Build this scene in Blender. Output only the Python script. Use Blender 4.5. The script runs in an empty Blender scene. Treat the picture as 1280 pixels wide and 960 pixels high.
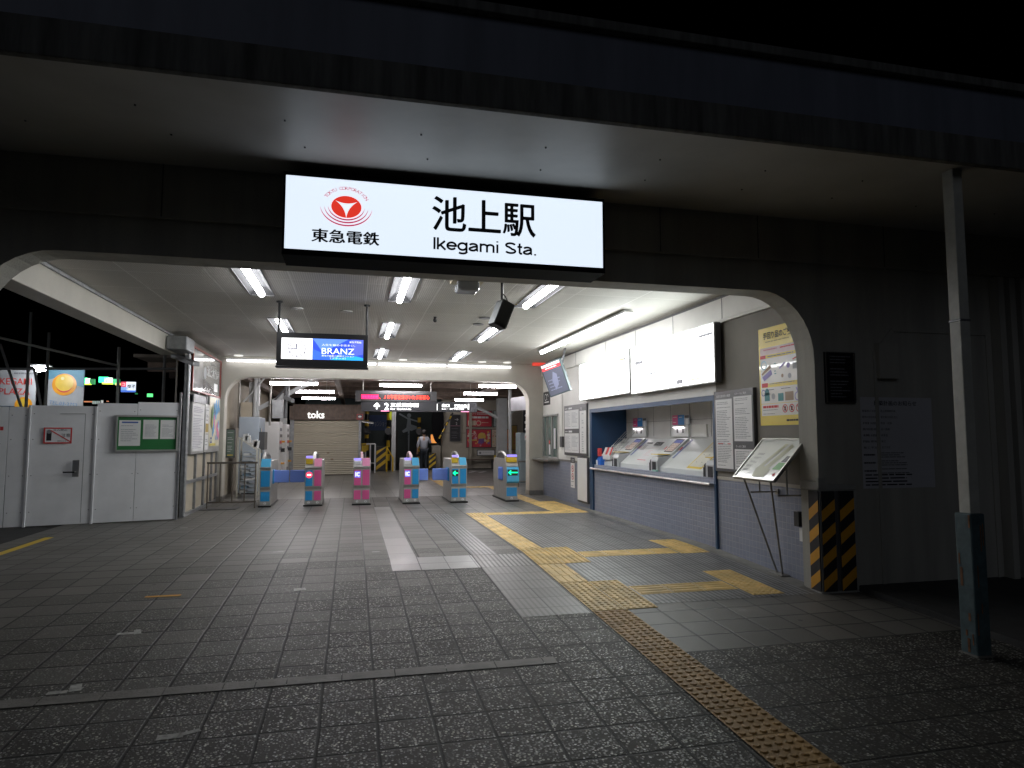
import bpy, bmesh, math, random
from mathutils import Vector, Matrix
random.seed(7)
SC = bpy.context.scene
COL = SC.collection
RAD = math.radians
# ---------------------------------------------------------------- camera
YAW, PIT, FPX = RAD(13.43), RAD(4.5), 833.0
cam_d = bpy.data.cameras.new('camera'); cam = bpy.data.objects.new('camera', cam_d); COL.objects.link(cam)
cam.location = (0, 0, 1.5); cam.rotation_euler = (RAD(90) + PIT, 0, -YAW)
cam_d.lens = 36 * FPX / 1280; cam_d.sensor_width = 36; cam_d.clip_start = 0.05; cam_d.clip_end = 800
SC.camera = cam
# ---------------------------------------------------------------- world (night) + sun lamp added for unseen street lighting behind the camera
FILL_E, SKY_A = RAD(20), RAD(200)
w = bpy.data.worlds.new('World'); SC.world = w; w.use_nodes = True
nt = w.node_tree; bg = nt.nodes['Background']
sky = nt.nodes.new('ShaderNodeTexSky'); sky.sky_type = 'NISHITA'; sky.sun_disc = False
sky.sun_elevation = RAD(-8); sky.sun_rotation = SKY_A
nt.links.new(sky.outputs[0], bg.inputs['Color']); bg.inputs['Strength'].default_value = 0.05
sun_d = bpy.data.lights.new('street_fill', 'SUN'); sun_d.energy = 0.085; sun_d.angle = RAD(30); sun_d.color = (0.80, 0.86, 1.0)
sun = bpy.data.objects.new('street_fill', sun_d); COL.objects.link(sun)
sun.rotation_euler = (RAD(90) - FILL_E, 0, RAD(-25))
SC.view_settings.view_transform = 'Standard'; SC.view_settings.look = 'None'
SC.view_settings.gamma = 1; SC.view_settings.use_curve_mapping = False
SC.view_settings.exposure = 0.0
SC.cycles.max_bounces = 7; SC.cycles.diffuse_bounces = 4; SC.cycles.glossy_bounces = 3
SC.cycles.sample_clamp_indirect = 6
TUBE, BOX = 28.0, 7.5            # radiance of fluorescent tubes / backlit boards
# ---------------------------------------------------------------- helpers
def gz(Y): return -max(0.0, 8.5 - max(Y, -4)) * 0.043      # paving slopes down towards the street
Fv = Vector((math.sin(YAW) * math.cos(PIT), math.cos(YAW) * math.cos(PIT), math.sin(PIT)))
Rv = Vector((math.cos(YAW), -math.sin(YAW), 0)); Uv = Rv.cross(Fv)
def at(x, y, ax, v):
    d = Fv * FPX + Rv * (x - 640) - Uv * (y - 480); i = 'xyz'.index(ax)
    return Vector((0, 0, 1.5)) + d * ((v - (1.5 if i == 2 else 0)) / d[i])
MATS = {}
def mat(name, col=(0.5, 0.5, 0.5), rough=0.6, metal=0.0, var=0.12, vscale=3.0, bump=0.0, bscale=40.0, emis=None, es=0.0, spec=0.5, coat=0.0, streak=False):
    if name in MATS: return MATS[name]
    m = bpy.data.materials.new(name); m.use_nodes = True; N = m.node_tree; L = N.links
    b = N.nodes['Principled BSDF']; b.inputs['Roughness'].default_value = rough; b.inputs['Metallic'].default_value = metal
    b.inputs['Specular IOR Level'].default_value = spec; b.inputs['Coat Weight'].default_value = coat
    tc = N.nodes.new('ShaderNodeTexCoord')
    nz = N.nodes.new('ShaderNodeTexNoise'); nz.inputs['Scale'].default_value = vscale; nz.inputs['Detail'].default_value = 5; nz.inputs['Roughness'].default_value = 0.6
    mp = N.nodes.new('ShaderNodeMapping'); L.new(tc.outputs['Object'], mp.inputs[0]); L.new(mp.outputs[0], nz.inputs['Vector'])
    if streak: mp.inputs['Scale'].default_value = (2.5, 2.5, 0.25)
    mr = N.nodes.new('ShaderNodeMapRange'); mr.inputs[1].default_value = 0.3; mr.inputs[2].default_value = 0.7
    mr.inputs[3].default_value = 1 - var; mr.inputs[4].default_value = 1 + var; L.new(nz.outputs[0], mr.inputs[0])
    mx = N.nodes.new('ShaderNodeMix'); mx.data_type = 'RGBA'; mx.blend_type = 'MULTIPLY'; mx.inputs[0].default_value = 1
    mx.inputs[6].default_value = (*col, 1); L.new(mr.outputs[0], mx.inputs[7]); L.new(mx.outputs[2], b.inputs['Base Color'])
    if bump > 0:
        n2 = N.nodes.new('ShaderNodeTexNoise'); n2.inputs['Scale'].default_value = bscale; n2.inputs['Detail'].default_value = 4
        L.new(tc.outputs['Object'], n2.inputs['Vector'])
        bp = N.nodes.new('ShaderNodeBump'); bp.inputs['Strength'].default_value = bump; bp.inputs['Distance'].default_value = 0.01
        L.new(n2.outputs[0], bp.inputs['Height']); L.new(bp.outputs[0], b.inputs['Normal'])
    if emis: b.inputs['Emission Color'].default_value = (*emis, 1); b.inputs['Emission Strength'].default_value = es
    MATS[name] = m; return m
def tag(o, label=None, cat=None, group=None, kind=None):
    if label: o['label'] = label
    if cat: o['category'] = cat
    if group: o['group'] = group
    if kind: o['kind'] = kind
    return o
def empty(name, loc, label, cat, group=None):
    o = bpy.data.objects.new(name, None); COL.objects.link(o); o.location = loc; o.empty_display_size = 0.1
    return tag(o, label, cat, group)
class MB:
    def __init__(s): s.v = []; s.f = []; s.m = []; s.mats = []
    def mi(s, m):
        if m not in s.mats: s.mats.append(m)
        return s.mats.index(m)
    def add(s, vs, fs, m):
        k = len(s.v); i = s.mi(m); s.v += [tuple(v) for v in vs]
        for f in fs: s.f.append([k + a for a in f]); s.m.append(i)
        return s
    def box(s, x0, x1, y0, y1, z0, z1, m):
        x0, x1 = min(x0, x1), max(x0, x1); y0, y1 = min(y0, y1), max(y0, y1); z0, z1 = min(z0, z1), max(z0, z1)
        return s.add([(x0,y0,z0),(x1,y0,z0),(x1,y1,z0),(x0,y1,z0),(x0,y0,z1),(x1,y0,z1),(x1,y1,z1),(x0,y1,z1)],
                     [(3,2,1,0),(4,5,6,7),(0,1,5,4),(1,2,6,5),(2,3,7,6),(3,0,4,7)], m)
    def obox(s, c, X, Y, Z, m):      # centre and three half vectors
        c = Vector(c); X, Y, Z = Vector(X), Vector(Y), Vector(Z)
        vs = [c - X - Y - Z, c + X - Y - Z, c + X + Y - Z, c - X + Y - Z, c - X - Y + Z, c + X - Y + Z, c + X + Y + Z, c - X + Y + Z]
        return s.add(vs, [(3,2,1,0),(4,5,6,7),(0,1,5,4),(1,2,6,5),(2,3,7,6),(3,0,4,7)], m)
    def cyl(s, a, b, r, m, n=10, r2=None):
        a, b = Vector(a), Vector(b); d = (b - a).normalized(); t = Vector((0, 0, 1)) if abs(d.z) < 0.9 else Vector((1, 0, 0))
        p = d.cross(t).normalized(); q = d.cross(p); r2 = r if r2 is None else r2
        vs = [a + (p * math.cos(2*math.pi*i/n) + q * math.sin(2*math.pi*i/n)) * r for i in range(n)] + \
             [b + (p * math.cos(2*math.pi*i/n) + q * math.sin(2*math.pi*i/n)) * r2 for i in range(n)]
        fs = [(i, (i+1) % n, n + (i+1) % n, n + i) for i in range(n)] + [tuple(range(n-1, -1, -1)), tuple(range(n, 2*n))]
        return s.add(vs, fs, m)
    def prism(s, pts, fn, d0, d1, m):   # 2-D outline extruded; fn(a, b, d) -> xyz
        n = len(pts); vs = [fn(a, b, d0) for a, b in pts] + [fn(a, b, d1) for a, b in pts]
        return s.add(vs, [tuple(range(n-1, -1, -1)), tuple(range(n, 2*n))] + [(i, (i+1) % n, n + (i+1) % n, n + i) for i in range(n)], m)
    def ball(s, c, r, m, n=12, h=8, sc=(1,1,1)):
        vs = []; fs = []
        for j in range(h + 1):
            t = math.pi * j / h
            for i in range(n):
                a = 2 * math.pi * i / n; vs.append((c[0] + r*sc[0]*math.sin(t)*math.cos(a), c[1] + r*sc[1]*math.sin(t)*math.sin(a), c[2] + r*sc[2]*math.cos(t)))
        for j in range(h):
            for i in range(n): fs.append((j*n+i, (j+1)*n+i, (j+1)*n+(i+1) % n, j*n+(i+1) % n))
        return s.add(vs, fs, m)
    def build(s, name, parent=None, loc=(0, 0, 0), bevel=0.0, smooth=False):
        me = bpy.data.meshes.new(name); me.from_pydata([tuple(Vector(v) - Vector(loc)) for v in s.v], [], s.f)
        for m in s.mats: me.materials.append(m)
        me.polygons.foreach_set('material_index', s.m)
        if smooth: me.polygons.foreach_set('use_smooth', [True] * len(s.f))
        me.validate(); me.update()
        bm = bmesh.new(); bm.from_mesh(me); bmesh.ops.remove_doubles(bm, verts=bm.verts, dist=1e-6) if smooth else None
        if not getattr(s, 'keep', False): bmesh.ops.recalc_face_normals(bm, faces=bm.faces)
        bm.to_mesh(me); bm.free()
        o = bpy.data.objects.new(name, me); COL.objects.link(o)
        if parent is not None:
            o.parent = parent; pl = Vector(parent['_w']) if '_w' in parent else parent.location
            o.location = Vector(loc) - pl
        else: o.location = loc
        o['_w'] = tuple(loc)
        if bevel: 
            md = o.modifiers.new('bevel', 'BEVEL'); md.width = bevel; md.segments = 2; md.limit_method = 'ANGLE'
        return o
_TC = {}
def text_mesh(t, bold=0.0, res=2):
    k = (t, bold, res)
    if k in _TC: return _TC[k]
    cu = bpy.data.curves.new('t', 'FONT'); cu.body = t; cu.resolution_u = res; cu.offset = bold; cu.fill_mode = 'FRONT'
    o = bpy.data.objects.new('t', cu); COL.objects.link(o); dg = bpy.context.evaluated_depsgraph_get(); dg.update()
    me = o.evaluated_get(dg).to_mesh()
    vs = [(v.co.x, v.co.y) for v in me.vertices]; fs = [tuple(p.vertices) for p in me.polygons]
    o.evaluated_get(dg).to_mesh_clear(); bpy.data.objects.remove(o); bpy.data.curves.remove(cu)
    if vs:
        x0 = min(v[0] for v in vs); x1 = max(v[0] for v in vs); y0 = min(v[1] for v in vs); y1 = max(v[1] for v in vs)
        vs = [((x - x0) / max(1e-6, x1 - x0), (y - y0) / max(1e-6, y1 - y0)) for x, y in vs]; asp = (x1 - x0) / max(1e-6, y1 - y0)
    else: asp = 1
    _TC[k] = (vs, fs, asp); return _TC[k]
class Panel:
    """flat artwork on a plane: o = lower-left corner, u to the right, v up as seen by the viewer"""
    def __init__(s, o, u, v, step=0.0015):
        s.o = Vector(o); s.u = Vector(u).normalized(); s.v = Vector(v).normalized(); s.n = s.u.cross(s.v).normalized(); s.mb = MB(); s.mb.keep = True; s.step = step
    def p(s, a, b, l=1): return s.o + s.u * a + s.v * b + s.n * (l * s.step)
    def rect(s, a0, b0, a1, b1, m, l=1): s.mb.add([s.p(a0,b0,l), s.p(a1,b0,l), s.p(a1,b1,l), s.p(a0,b1,l)], [(0,1,2,3)], m); return s
    def frame(s, a0, b0, a1, b1, t, m, l=1):
        s.rect(a0, b0, a1, b0+t, m, l); s.rect(a0, b1-t, a1, b1, m, l); s.rect(a0, b0+t, a0+t, b1-t, m, l); s.rect(a1-t, b0+t, a1, b1-t, m, l); return s
    def poly(s, pts, m, l=1): s.mb.add([s.p(a, b, l) for a, b in pts], [tuple(range(len(pts)))], m); return s
    def disc(s, a, b, r, m, l=1, n=24, ry=None): ry = ry or r; return s.poly([(a + r*math.cos(2*math.pi*i/n), b + ry*math.sin(2*math.pi*i/n)) for i in range(n)], m, l)
    def arc(s, a, b, r, w0, t0, t1, m, l=1, n=24, ky=1.0, taper=False):
        vs = []; 
        for i in range(n + 1):
            t = t0 + (t1 - t0) * i / n; ww = w0 * (math.sin(math.pi * i / n) * 0.9 + 0.1 if taper else 1)
            vs += [s.p(a + (r - ww/2)*math.cos(t), b + (r - ww/2)*math.sin(t)*ky, l), s.p(a + (r + ww/2)*math.cos(t), b + (r + ww/2)*math.sin(t)*ky, l)]
        s.mb.add(vs, [(2*i, 2*i+1, 2*i+3, 2*i+2) for i in range(n)], m); return s
    def line(s, a0, b0, a1, b1, t, m, l=1):
        d = Vector((a1-a0, b1-b0)); d.normalize(); q = Vector((-d.y, d.x)) * t / 2
        return s.poly([(a0-q.x, b0-q.y), (a1-q.x, b1-q.y), (a1+q.x, b1+q.y), (a0+q.x, b0+q.y)], m, l)
    def text(s, t, a, b, h, m, l=2, w=None, bold=0.0, res=2, rot=0.0, center=False):
        vs, fs, asp = text_mesh(t, bold, res); W = w if w else h * asp; c, q = math.cos(rot), math.sin(rot)
        ox = -W/2 if center else 0; oy = -h/2 if center else 0
        s.mb.add([s.p(a + (x*W+ox)*c - (y*h+oy)*q, b + (x*W+ox)*q + (y*h+oy)*c, l) for x, y in vs], fs, m); return s
    def lines(s, a0, b0, a1, b1, n, m, l=2, t=0.4, seed=1, gap=0.25):   # rows of print too small to read
        R = random.Random(seed); dh = (b1 - b0) / n
        for i in range(n):
            y = b1 - (i + 0.5) * dh; x = a0; 
            if R.random() < 0.12: continue
            end = a0 + (a1 - a0) * (R.uniform(0.55, 1.0))
            while x < end:
                ww = min(end - x, (a1 - a0) * R.uniform(0.05, gap)); s.rect(x, y - dh*t/2, x + ww, y + dh*t/2, m, l); x += ww + (a1 - a0) * 0.02
        return s
    def build(s, name, parent=None, loc=None): return s.mb.build(name, parent, loc if loc is not None else tuple(s.o))
UX, UZ = (1, 0, 0), (0, 0, 1); WR = (0, -1, 0); WL = (0, 1, 0)
# ---------------------------------------------------------------- plain materials
concrete = mat('concrete', (0.30, 0.285, 0.25), 0.85, var=0.22, vscale=2.5, bump=0.35, bscale=60, streak=True)
facade_m = mat('facade_paint', (0.36, 0.35, 0.31), 0.8, var=0.16, vscale=1.6, bump=0.3, bscale=45, streak=True)
cream_conc = mat('painted_beam', (0.50, 0.475, 0.42), 0.6, var=0.08, vscale=2.0, bump=0.15, bscale=50)
soffit_m = mat('soffit_paint', (0.46, 0.455, 0.43), 0.45, var=0.16, vscale=0.9, bump=0.05)
fascia_m = mat('fascia_stained', (0.12, 0.12, 0.11), 0.9, var=0.45, vscale=5, bump=0.3, streak=True)
parapet_m = mat('parapet_metal', (0.17, 0.185, 0.23), 0.6, var=0.2, vscale=1.3, streak=True)  # bluish tint puts the sky light on the parapet into its colour
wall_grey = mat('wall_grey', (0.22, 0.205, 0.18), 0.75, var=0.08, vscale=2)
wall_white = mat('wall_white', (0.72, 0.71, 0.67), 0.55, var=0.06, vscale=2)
white_pl = mat('white_plastic', (0.78, 0.78, 0.78), 0.4, var=0.03)
navy = mat('navy_paint', (0.012, 0.05, 0.12), 0.45, var=0.12)
steel = mat('stainless', (0.50, 0.49, 0.47), 0.32, 0.95, var=0.10, vscale=8)
dsteel = mat('dull_steel', (0.30, 0.29, 0.27), 0.45, 0.85, var=0.15, vscale=6)
galv = mat('galvanised', (0.32, 0.33, 0.34), 0.5, 0.7, var=0.2, vscale=9)
gframe = mat('grey_frame', (0.10, 0.10, 0.105), 0.4, 0.3, var=0.06)
black = mat('black_plastic', (0.012, 0.012, 0.014), 0.35, var=0.1)
black_t = mat('black_ink', (0.015, 0.015, 0.018), 0.6, var=0.02)
grey_t = mat('grey_ink', (0.22, 0.22, 0.24), 0.7, var=0.02)
lgrey_t = mat('light_grey_ink', (0.45, 0.46, 0.48), 0.7, var=0.02)
paper = mat('paper', (0.74, 0.74, 0.74), 0.5, var=0.03)
red_t = mat('red_ink', (0.62, 0.05, 0.05), 0.5, var=0.02)
blue_t = mat('blue_ink', (0.05, 0.10, 0.35), 0.5, var=0.02)
green_b = mat('green_felt', (0.02, 0.16, 0.045), 0.8, var=0.08)
yellow = mat('yellow_paint', (0.72, 0.50, 0.03), 0.5, var=0.06)
hyel = mat('hazard_yellow', (0.62, 0.30, 0.02), 0.5, var=0.10)
hoard_m = mat('hoarding_white', (0.76, 0.765, 0.79), 0.45, var=0.09, vscale=1.5)
cement_m = mat('footing_cement', (0.16, 0.155, 0.14), 0.8)
teal = mat('teal_paint', (0.06, 0.10, 0.11), 0.6, var=0.35, vscale=9, bump=0.2)
brown = mat('brown_timber', (0.12, 0.085, 0.065), 0.7, var=0.3, vscale=6)
dark_roof = mat('dark_roof', (0.13, 0.11, 0.09), 0.9, var=0.4, vscale=3)
g_blue = mat('gate_blue', (0.03, 0.30, 0.66), 0.3, var=0.03, coat=0.3)
g_blue2 = mat('gate_light_blue', (0.10, 0.48, 0.80), 0.3, var=0.03, coat=0.3)
g_pink = mat('gate_pink', (0.76, 0.12, 0.34), 0.3, var=0.03, coat=0.3)
g_pink2 = mat('gate_light_pink', (0.85, 0.32, 0.52), 0.3, var=0.03, coat=0.3)
flap_m = mat('flap_blue', (0.20, 0.32, 0.85), 0.5, var=0.04)
g_glass = mat('window_glass', (0.14, 0.19, 0.17), 0.08, var=0.15, vscale=2)
tube_m = mat('tube_glow', (1, 1, 1), 0.4, var=0, emis=(0.97, 0.98, 1.0), es=TUBE)
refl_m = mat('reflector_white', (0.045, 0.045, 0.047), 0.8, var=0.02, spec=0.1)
strip_glow = mat('beam_strip_glow', (1, 1, 1), 0.4, var=0, emis=(0.97, 0.96, 1.0), es=5)
pass_m = mat('passage_tube_glow', (1, 1, 1), 0.4, var=0, emis=(1.0, 0.95, 0.97), es=75)
case_m = mat('sign_case_black', (0.006, 0.006, 0.007), 0.9, spec=0.1)
def glow(name, c, s): return mat(name, tuple(min(0.9, x) for x in c), 0.4, var=0.0, emis=c, es=s)
def m_grid(name, base, px, py, ox, oy, jw, jcol, rough, tilevar=0.2, axes='XY', stain=0.25, bumpd=0.004, pebble=False, rib=0.0):
    m = bpy.data.materials.new(name); m.use_nodes = True; N = m.node_tree; L = N.links; b = N.nodes['Principled BSDF']
    def nd(t, **k):
        n = N.nodes.new(t)
        for a, v in k.items(): setattr(n, a, v)
        return n
    def M(op, a, bb=None, c=None):
        n = nd('ShaderNodeMath', operation=op)
        for i, q in enumerate((a, bb, c)):
            if q is None: continue
            if isinstance(q, (int, float)): n.inputs[i].default_value = q
            else: L.new(q, n.inputs[i])
        return n.outputs[0]
    geo = nd('ShaderNodeNewGeometry'); sp = nd('ShaderNodeSeparateXYZ'); L.new(geo.outputs['Position'], sp.inputs[0])
    U = sp.outputs[axes[0]]; V = sp.outputs[axes[1]]
    dn = nd('ShaderNodeTexNoise'); dn.inputs['Scale'].default_value = 3.5; L.new(geo.outputs['Position'], dn.inputs['Vector'])
    wob = M('MULTIPLY', M('SUBTRACT', dn.outputs[0], 0.5), jw * 0.9)
    uu = M('DIVIDE', M('ADD', M('SUBTRACT', U, ox), wob), px); vv = M('DIVIDE', M('ADD', M('SUBTRACT', V, oy), wob), py)
    fu = M('FRACT', uu); fv = M('FRACT', vv); iu = M('FLOOR', uu); iv = M('FLOOR', vv)
    du = M('MULTIPLY', M('MINIMUM', fu, M('SUBTRACT', 1.0, fu)), px); dv = M('MULTIPLY', M('MINIMUM', fv, M('SUBTRACT', 1.0, fv)), py)
    d = M('MINIMUM', du, dv)
    jm = nd('ShaderNodeMapRange'); L.new(d, jm.inputs[0]); jm.inputs[1].default_value = jw * 0.35; jm.inputs[2].default_value = jw; jm.inputs[3].default_value = 1; jm.inputs[4].default_value = 0
    cb = nd('ShaderNodeCombineXYZ'); L.new(iu, cb.inputs[0]); L.new(iv, cb.inputs[1])
    wn = nd('ShaderNodeTexWhiteNoise'); wn.noise_dimensions = '3D'; L.new(cb.outputs[0], wn.inputs['Vector'])
    sepc = nd('ShaderNodeSeparateColor'); L.new(wn.outputs['Color'], sepc.inputs[0])
    val = M('ADD', 1 - tilevar, M('MULTIPLY', wn.outputs['Value'], 2 * tilevar))
    n1 = nd('ShaderNodeTexNoise'); n1.inputs['Scale'].default_value = 1.3; n1.inputs['Detail'].default_value = 6; n1.inputs['Roughness'].default_value = 0.65; L.new(geo.outputs['Position'], n1.inputs['Vector'])
    st = M('ADD', 1 - stain, M('MULTIPLY', n1.outputs[0], 2 * stain))
    n3 = nd('ShaderNodeTexNoise'); n3.inputs['Scale'].default_value = 90; n3.inputs['Detail'].default_value = 3; L.new(geo.outputs['Position'], n3.inputs['Vector'])
    gr = M('ADD', 0.8, M('MULTIPLY', n3.outputs[0], 0.4))
    k = M('MULTIPLY', M('MULTIPLY', val, st), gr)
    mx = nd('ShaderNodeMix', data_type='RGBA', blend_type='MULTIPLY'); mx.inputs[0].default_value = 1; mx.inputs[6].default_value = (*base, 1); L.new(k, mx.inputs[7])
    colr = mx.outputs[2]; hgt = M('MULTIPLY', jm.outputs[0], -1.0); rgh = None
    if pebble:
        vo = nd('ShaderNodeTexVoronoi'); vo.inputs['Scale'].default_value = 60; vo.inputs['Randomness'].default_value = 1
        L.new(geo.outputs['Position'], vo.inputs['Vector'])
        sv = nd('ShaderNodeSeparateColor'); L.new(vo.outputs['Color'], sv.inputs[0])
        # exposed aggregate grows towards the street, tile by tile
        pr = nd('ShaderNodeMapRange'); L.new(V, pr.inputs[0]); pr.inputs[1].default_value = 4.3; pr.inputs[2].default_value = 10.5; pr.inputs[3].default_value = 1.1; pr.inputs[4].default_value = 0.10
        lx = nd('ShaderNodeMapRange'); L.new(U, lx.inputs[0]); lx.inputs[1].default_value = -3.0; lx.inputs[2].default_value = 0.3; lx.inputs[3].default_value = -0.45; lx.inputs[4].default_value = 0.0
        sm = M('MULTIPLY', M('GREATER_THAN', U, 2.52), M('GREATER_THAN', V, 4.82)); pe = M('SUBTRACT', M('ADD', pr.outputs[0], lx.outputs[0]), M('MULTIPLY', sm, 1.2))
        tl = nd('ShaderNodeClamp'); L.new(M('ADD', M('SUBTRACT', M('MULTIPLY', pe, 1.15), M('MULTIPLY', sepc.outputs[0], 0.35)), 0.05), tl.inputs[0]); tl = tl.outputs[0]
        n4 = nd('ShaderNodeTexNoise'); n4.inputs['Scale'].default_value = 4; L.new(geo.outputs['Position'], n4.inputs['Vector'])
        big = M('LESS_THAN', sv.outputs[0], M('MULTIPLY', n4.outputs[0], 1.5))
        core = nd('ShaderNodeMapRange'); L.new(vo.outputs['Distance'], core.inputs[0]); core.inputs[1].default_value = 0.50; core.inputs[2].default_value = 0.40; core.inputs[3].default_value = 0; core.inputs[4].default_value = 1
        pm = M('MULTIPLY', M('MULTIPLY', M('MULTIPLY', tl, big), core.outputs[0]), M('SUBTRACT', 1.0, jm.outputs[0]))
        pv = M('ADD', 0.04, M('MULTIPLY', M('POWER', sv.outputs[1], 2.8), 0.55))
        pc = nd('ShaderNodeCombineColor'); L.new(pv, pc.inputs[0]); L.new(pv, pc.inputs[1]); L.new(M('MULTIPLY', pv, M('ADD', 0.80, M('MULTIPLY', sv.outputs[2], 0.2))), pc.inputs[2])
        # the matrix between pebbles is darker
        dk = nd('ShaderNodeMix', data_type='RGBA', blend_type='MULTIPLY'); L.new(tl, dk.inputs[0]); L.new(colr, dk.inputs[6]); dk.inputs[7].default_value = (0.30, 0.29, 0.27, 1)
        m2 = nd('ShaderNodeMix', data_type='RGBA'); L.new(pm, m2.inputs[0]); L.new(dk.outputs[2], m2.inputs[6]); L.new(pc.outputs[0], m2.inputs[7]); colr = m2.outputs[2]
        hgt = M('ADD', hgt, M('MULTIPLY', pm, 0.5)); rgh = M('SUBTRACT', M('ADD', rough, M('MULTIPLY', tl, 0.2)), M('MULTIPLY', pm, 0.28))
    if pebble:
        vg = nd('ShaderNodeTexVoronoi'); vg.inputs['Scale'].default_value = 2.2; L.new(geo.outputs['Position'], vg.inputs['Vector'])
        gm = M('MULTIPLY', M('LESS_THAN', vg.outputs['Distance'], 0.05), 0.75)
        mg = nd('ShaderNodeMix', data_type='RGBA'); L.new(gm, mg.inputs[0]); L.new(colr, mg.inputs[6]); mg.inputs[7].default_value = (0.02, 0.02, 0.02, 1); colr = mg.outputs[2]
    if rib:
        rs = M('FRACT', M('DIVIDE', U, rib)); rm = M('LESS_THAN', rs, 0.42)
        m4 = nd('ShaderNodeMix', data_type='RGBA', blend_type='MULTIPLY'); L.new(rm, m4.inputs[0]); L.new(colr, m4.inputs[6]); m4.inputs[7].default_value = (0.18, 0.18, 0.18, 1); colr = m4.outputs[2]
        hgt = M('SUBTRACT', hgt, M('MULTIPLY', rm, 0.8))
    mj = nd('ShaderNodeMix', data_type='RGBA'); L.new(jm.outputs[0], mj.inputs[0]); L.new(colr, mj.inputs[6]); mj.inputs[7].default_value = (*jcol, 1)
    L.new(mj.outputs[2], b.inputs['Base Color'])
    if rgh is not None: L.new(rgh, b.inputs['Roughness'])
    else:
        L.new(M('ADD', rough - 0.1, M('MULTIPLY', n1.outputs[0], 0.2)), b.inputs['Roughness'])
    n5 = M('ADD', hgt, M('MULTIPLY', n3.outputs[0], 0.15))
    tiltv = M('MULTIPLY', sepc.outputs[1], 0.25)
    bp = nd('ShaderNodeBump'); bp.inputs['Strength'].default_value = 0.7; bp.inputs['Distance'].default_value = bumpd; L.new(M('ADD', n5, tiltv), bp.inputs['Height']); L.new(bp.outputs[0], b.inputs['Normal'])
    MATS[name] = m; return m
floor_m = m_grid('paving_slabs', (0.132, 0.126, 0.114), 0.33, 0.33, 0.17, 0.20, 0.013, (0.010, 0.010, 0.010), 0.50, 0.15, pebble=True)
inner_m = m_grid('inner_paving', (0.20, 0.195, 0.185), 0.45, 0.45, 0.17, 0.05, 0.009, (0.05, 0.05, 0.05), 0.33, 0.14, stain=0.15)
rib_m = m_grid('ribbed_slabs', (0.21, 0.21, 0.205), 0.33, 0.33, 0.195, 0.20, 0.007, (0.03, 0.03, 0.03), 0.40, 0.12, rib=0.055)
rib2_m = m_grid('ribbed_pale_slabs', (0.24, 0.235, 0.225), 0.33, 0.33, 0.17, 0.20, 0.007, (0.04, 0.04, 0.04), 0.40, 0.25, rib=0.055)
rib3_m = m_grid('worn_ribbed_slabs', (0.155, 0.153, 0.145), 0.33, 0.33, 0.17, 0.20, 0.008, (0.03, 0.03, 0.03), 0.42, 0.18, rib=0.055)
for n in rib3_m.node_tree.nodes:
    if n.type == 'MIX' and n.blend_type == 'MULTIPLY' and not n.inputs[7].is_linked: n.inputs[7].default_value = (.62, .62, .62, 1)
strip_m = m_grid('pale_slabs', (0.27, 0.265, 0.26), 0.33, 0.66, 0.14, 0.20, 0.008, (0.08, 0.08, 0.08), 0.35, 0.18, stain=0.25)
mosaic_m = m_grid('mosaic_tiles', (0.24, 0.265, 0.345), 0.075, 0.075, 0.0, 0.0, 0.005, (0.31, 0.325, 0.37), 0.42, 0.06, axes='YZ', stain=0.08, bumpd=0.002)
ceil_m = m_grid('ceiling_panels', (0.60, 0.575, 0.53), 0.9, 0.9, -1.65, 6.5, 0.010, (0.74, 0.72, 0.68), 0.6, 0.05, stain=0.10, rib=0.026, bumpd=0.0015)
for mm, c in ((ceil_m, 0.80),):       # fine perforation reads as pale stripes
    for n in mm.node_tree.nodes:
        if n.type == 'MIX' and n.blend_type == 'MULTIPLY' and not n.inputs[7].is_linked: n.inputs[7].default_value = (c, c, c, 1)
tact_m = mat('tactile_yellow', (0.64, 0.44, 0.15), 0.5, var=0.30, vscale=4, bump=0.2, bscale=80)
kerb_m = mat('kerb_stone', (0.20, 0.19, 0.175), 0.6, var=0.25, vscale=6, bump=0.3)
asph = mat('asphalt', (0.045, 0.045, 0.045), 0.85, var=0.2, vscale=5, bump=0.5, bscale=150)

# ================================================================ ground
def sheet(name, x0, x1, y0, y1, m, dz, kind='structure'):
    mb = MB(); mb.keep = True; ys = sorted({y0, y1, *[q for q in (-4, 8.5) if y0 < q < y1]})
    for a, b in zip(ys, ys[1:]):
        mb.add([(x0, a, gz(a)+dz), (x1, a, gz(a)+dz), (x1, b, gz(b)+dz), (x0, b, gz(b)+dz)], [(0,1,2,3)], m)
    return tag(mb.build(name), kind=kind)
sheet('ground', -300, 300, -60, 500, asph, -0.012)
sheet('pavement', -4.75, 5.35, -5, 17.0, floor_m, 0.0)
sheet('platform_floor', -4.6, 7.5, 17.0, 31.0, inner_m, 0.0)
# right-hand raised walkway
mb = MB(); mb.keep = False
mb.add([(5.42,-4,gz(-4)+.03),(9.5,-4,gz(-4)+.03),(9.5,6.05,gz(6.05)+.06),(5.15,6.05,gz(6.05)+.06),(5.42,-4,gz(-4)-.1),(9.5,-4,gz(-4)-.1),(9.5,6.05,gz(6.05)-.1),(5.15,6.05,gz(6.05)-.1)],[(0,1,2,3),(4,5,6,7),(0,1,5,4),(1,2,6,5),(2,3,7,6),(3,0,4,7)], asph)
tag(mb.build('walkway'), kind='structure')
mb = MB()
x = -4.4
while x < 1.5:
    wd = 0.36 if random.random() < .7 else 0.2; x2 = min(1.5, x + wd); j = random.uniform(0, .006)
    mb.add([(x+.004,4.815+j,gz(4.8)+.006),(x2-.004,4.815-j,gz(4.8)+.006),(x2-.004,4.935+j,gz(4.93)+.007+j*.3),(x+.004,4.935,gz(4.93)+.007)],[(0,1,2,3)],kerb_m); x = x2
tag(mb.build('drain_kerb'), kind='structure')
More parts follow.
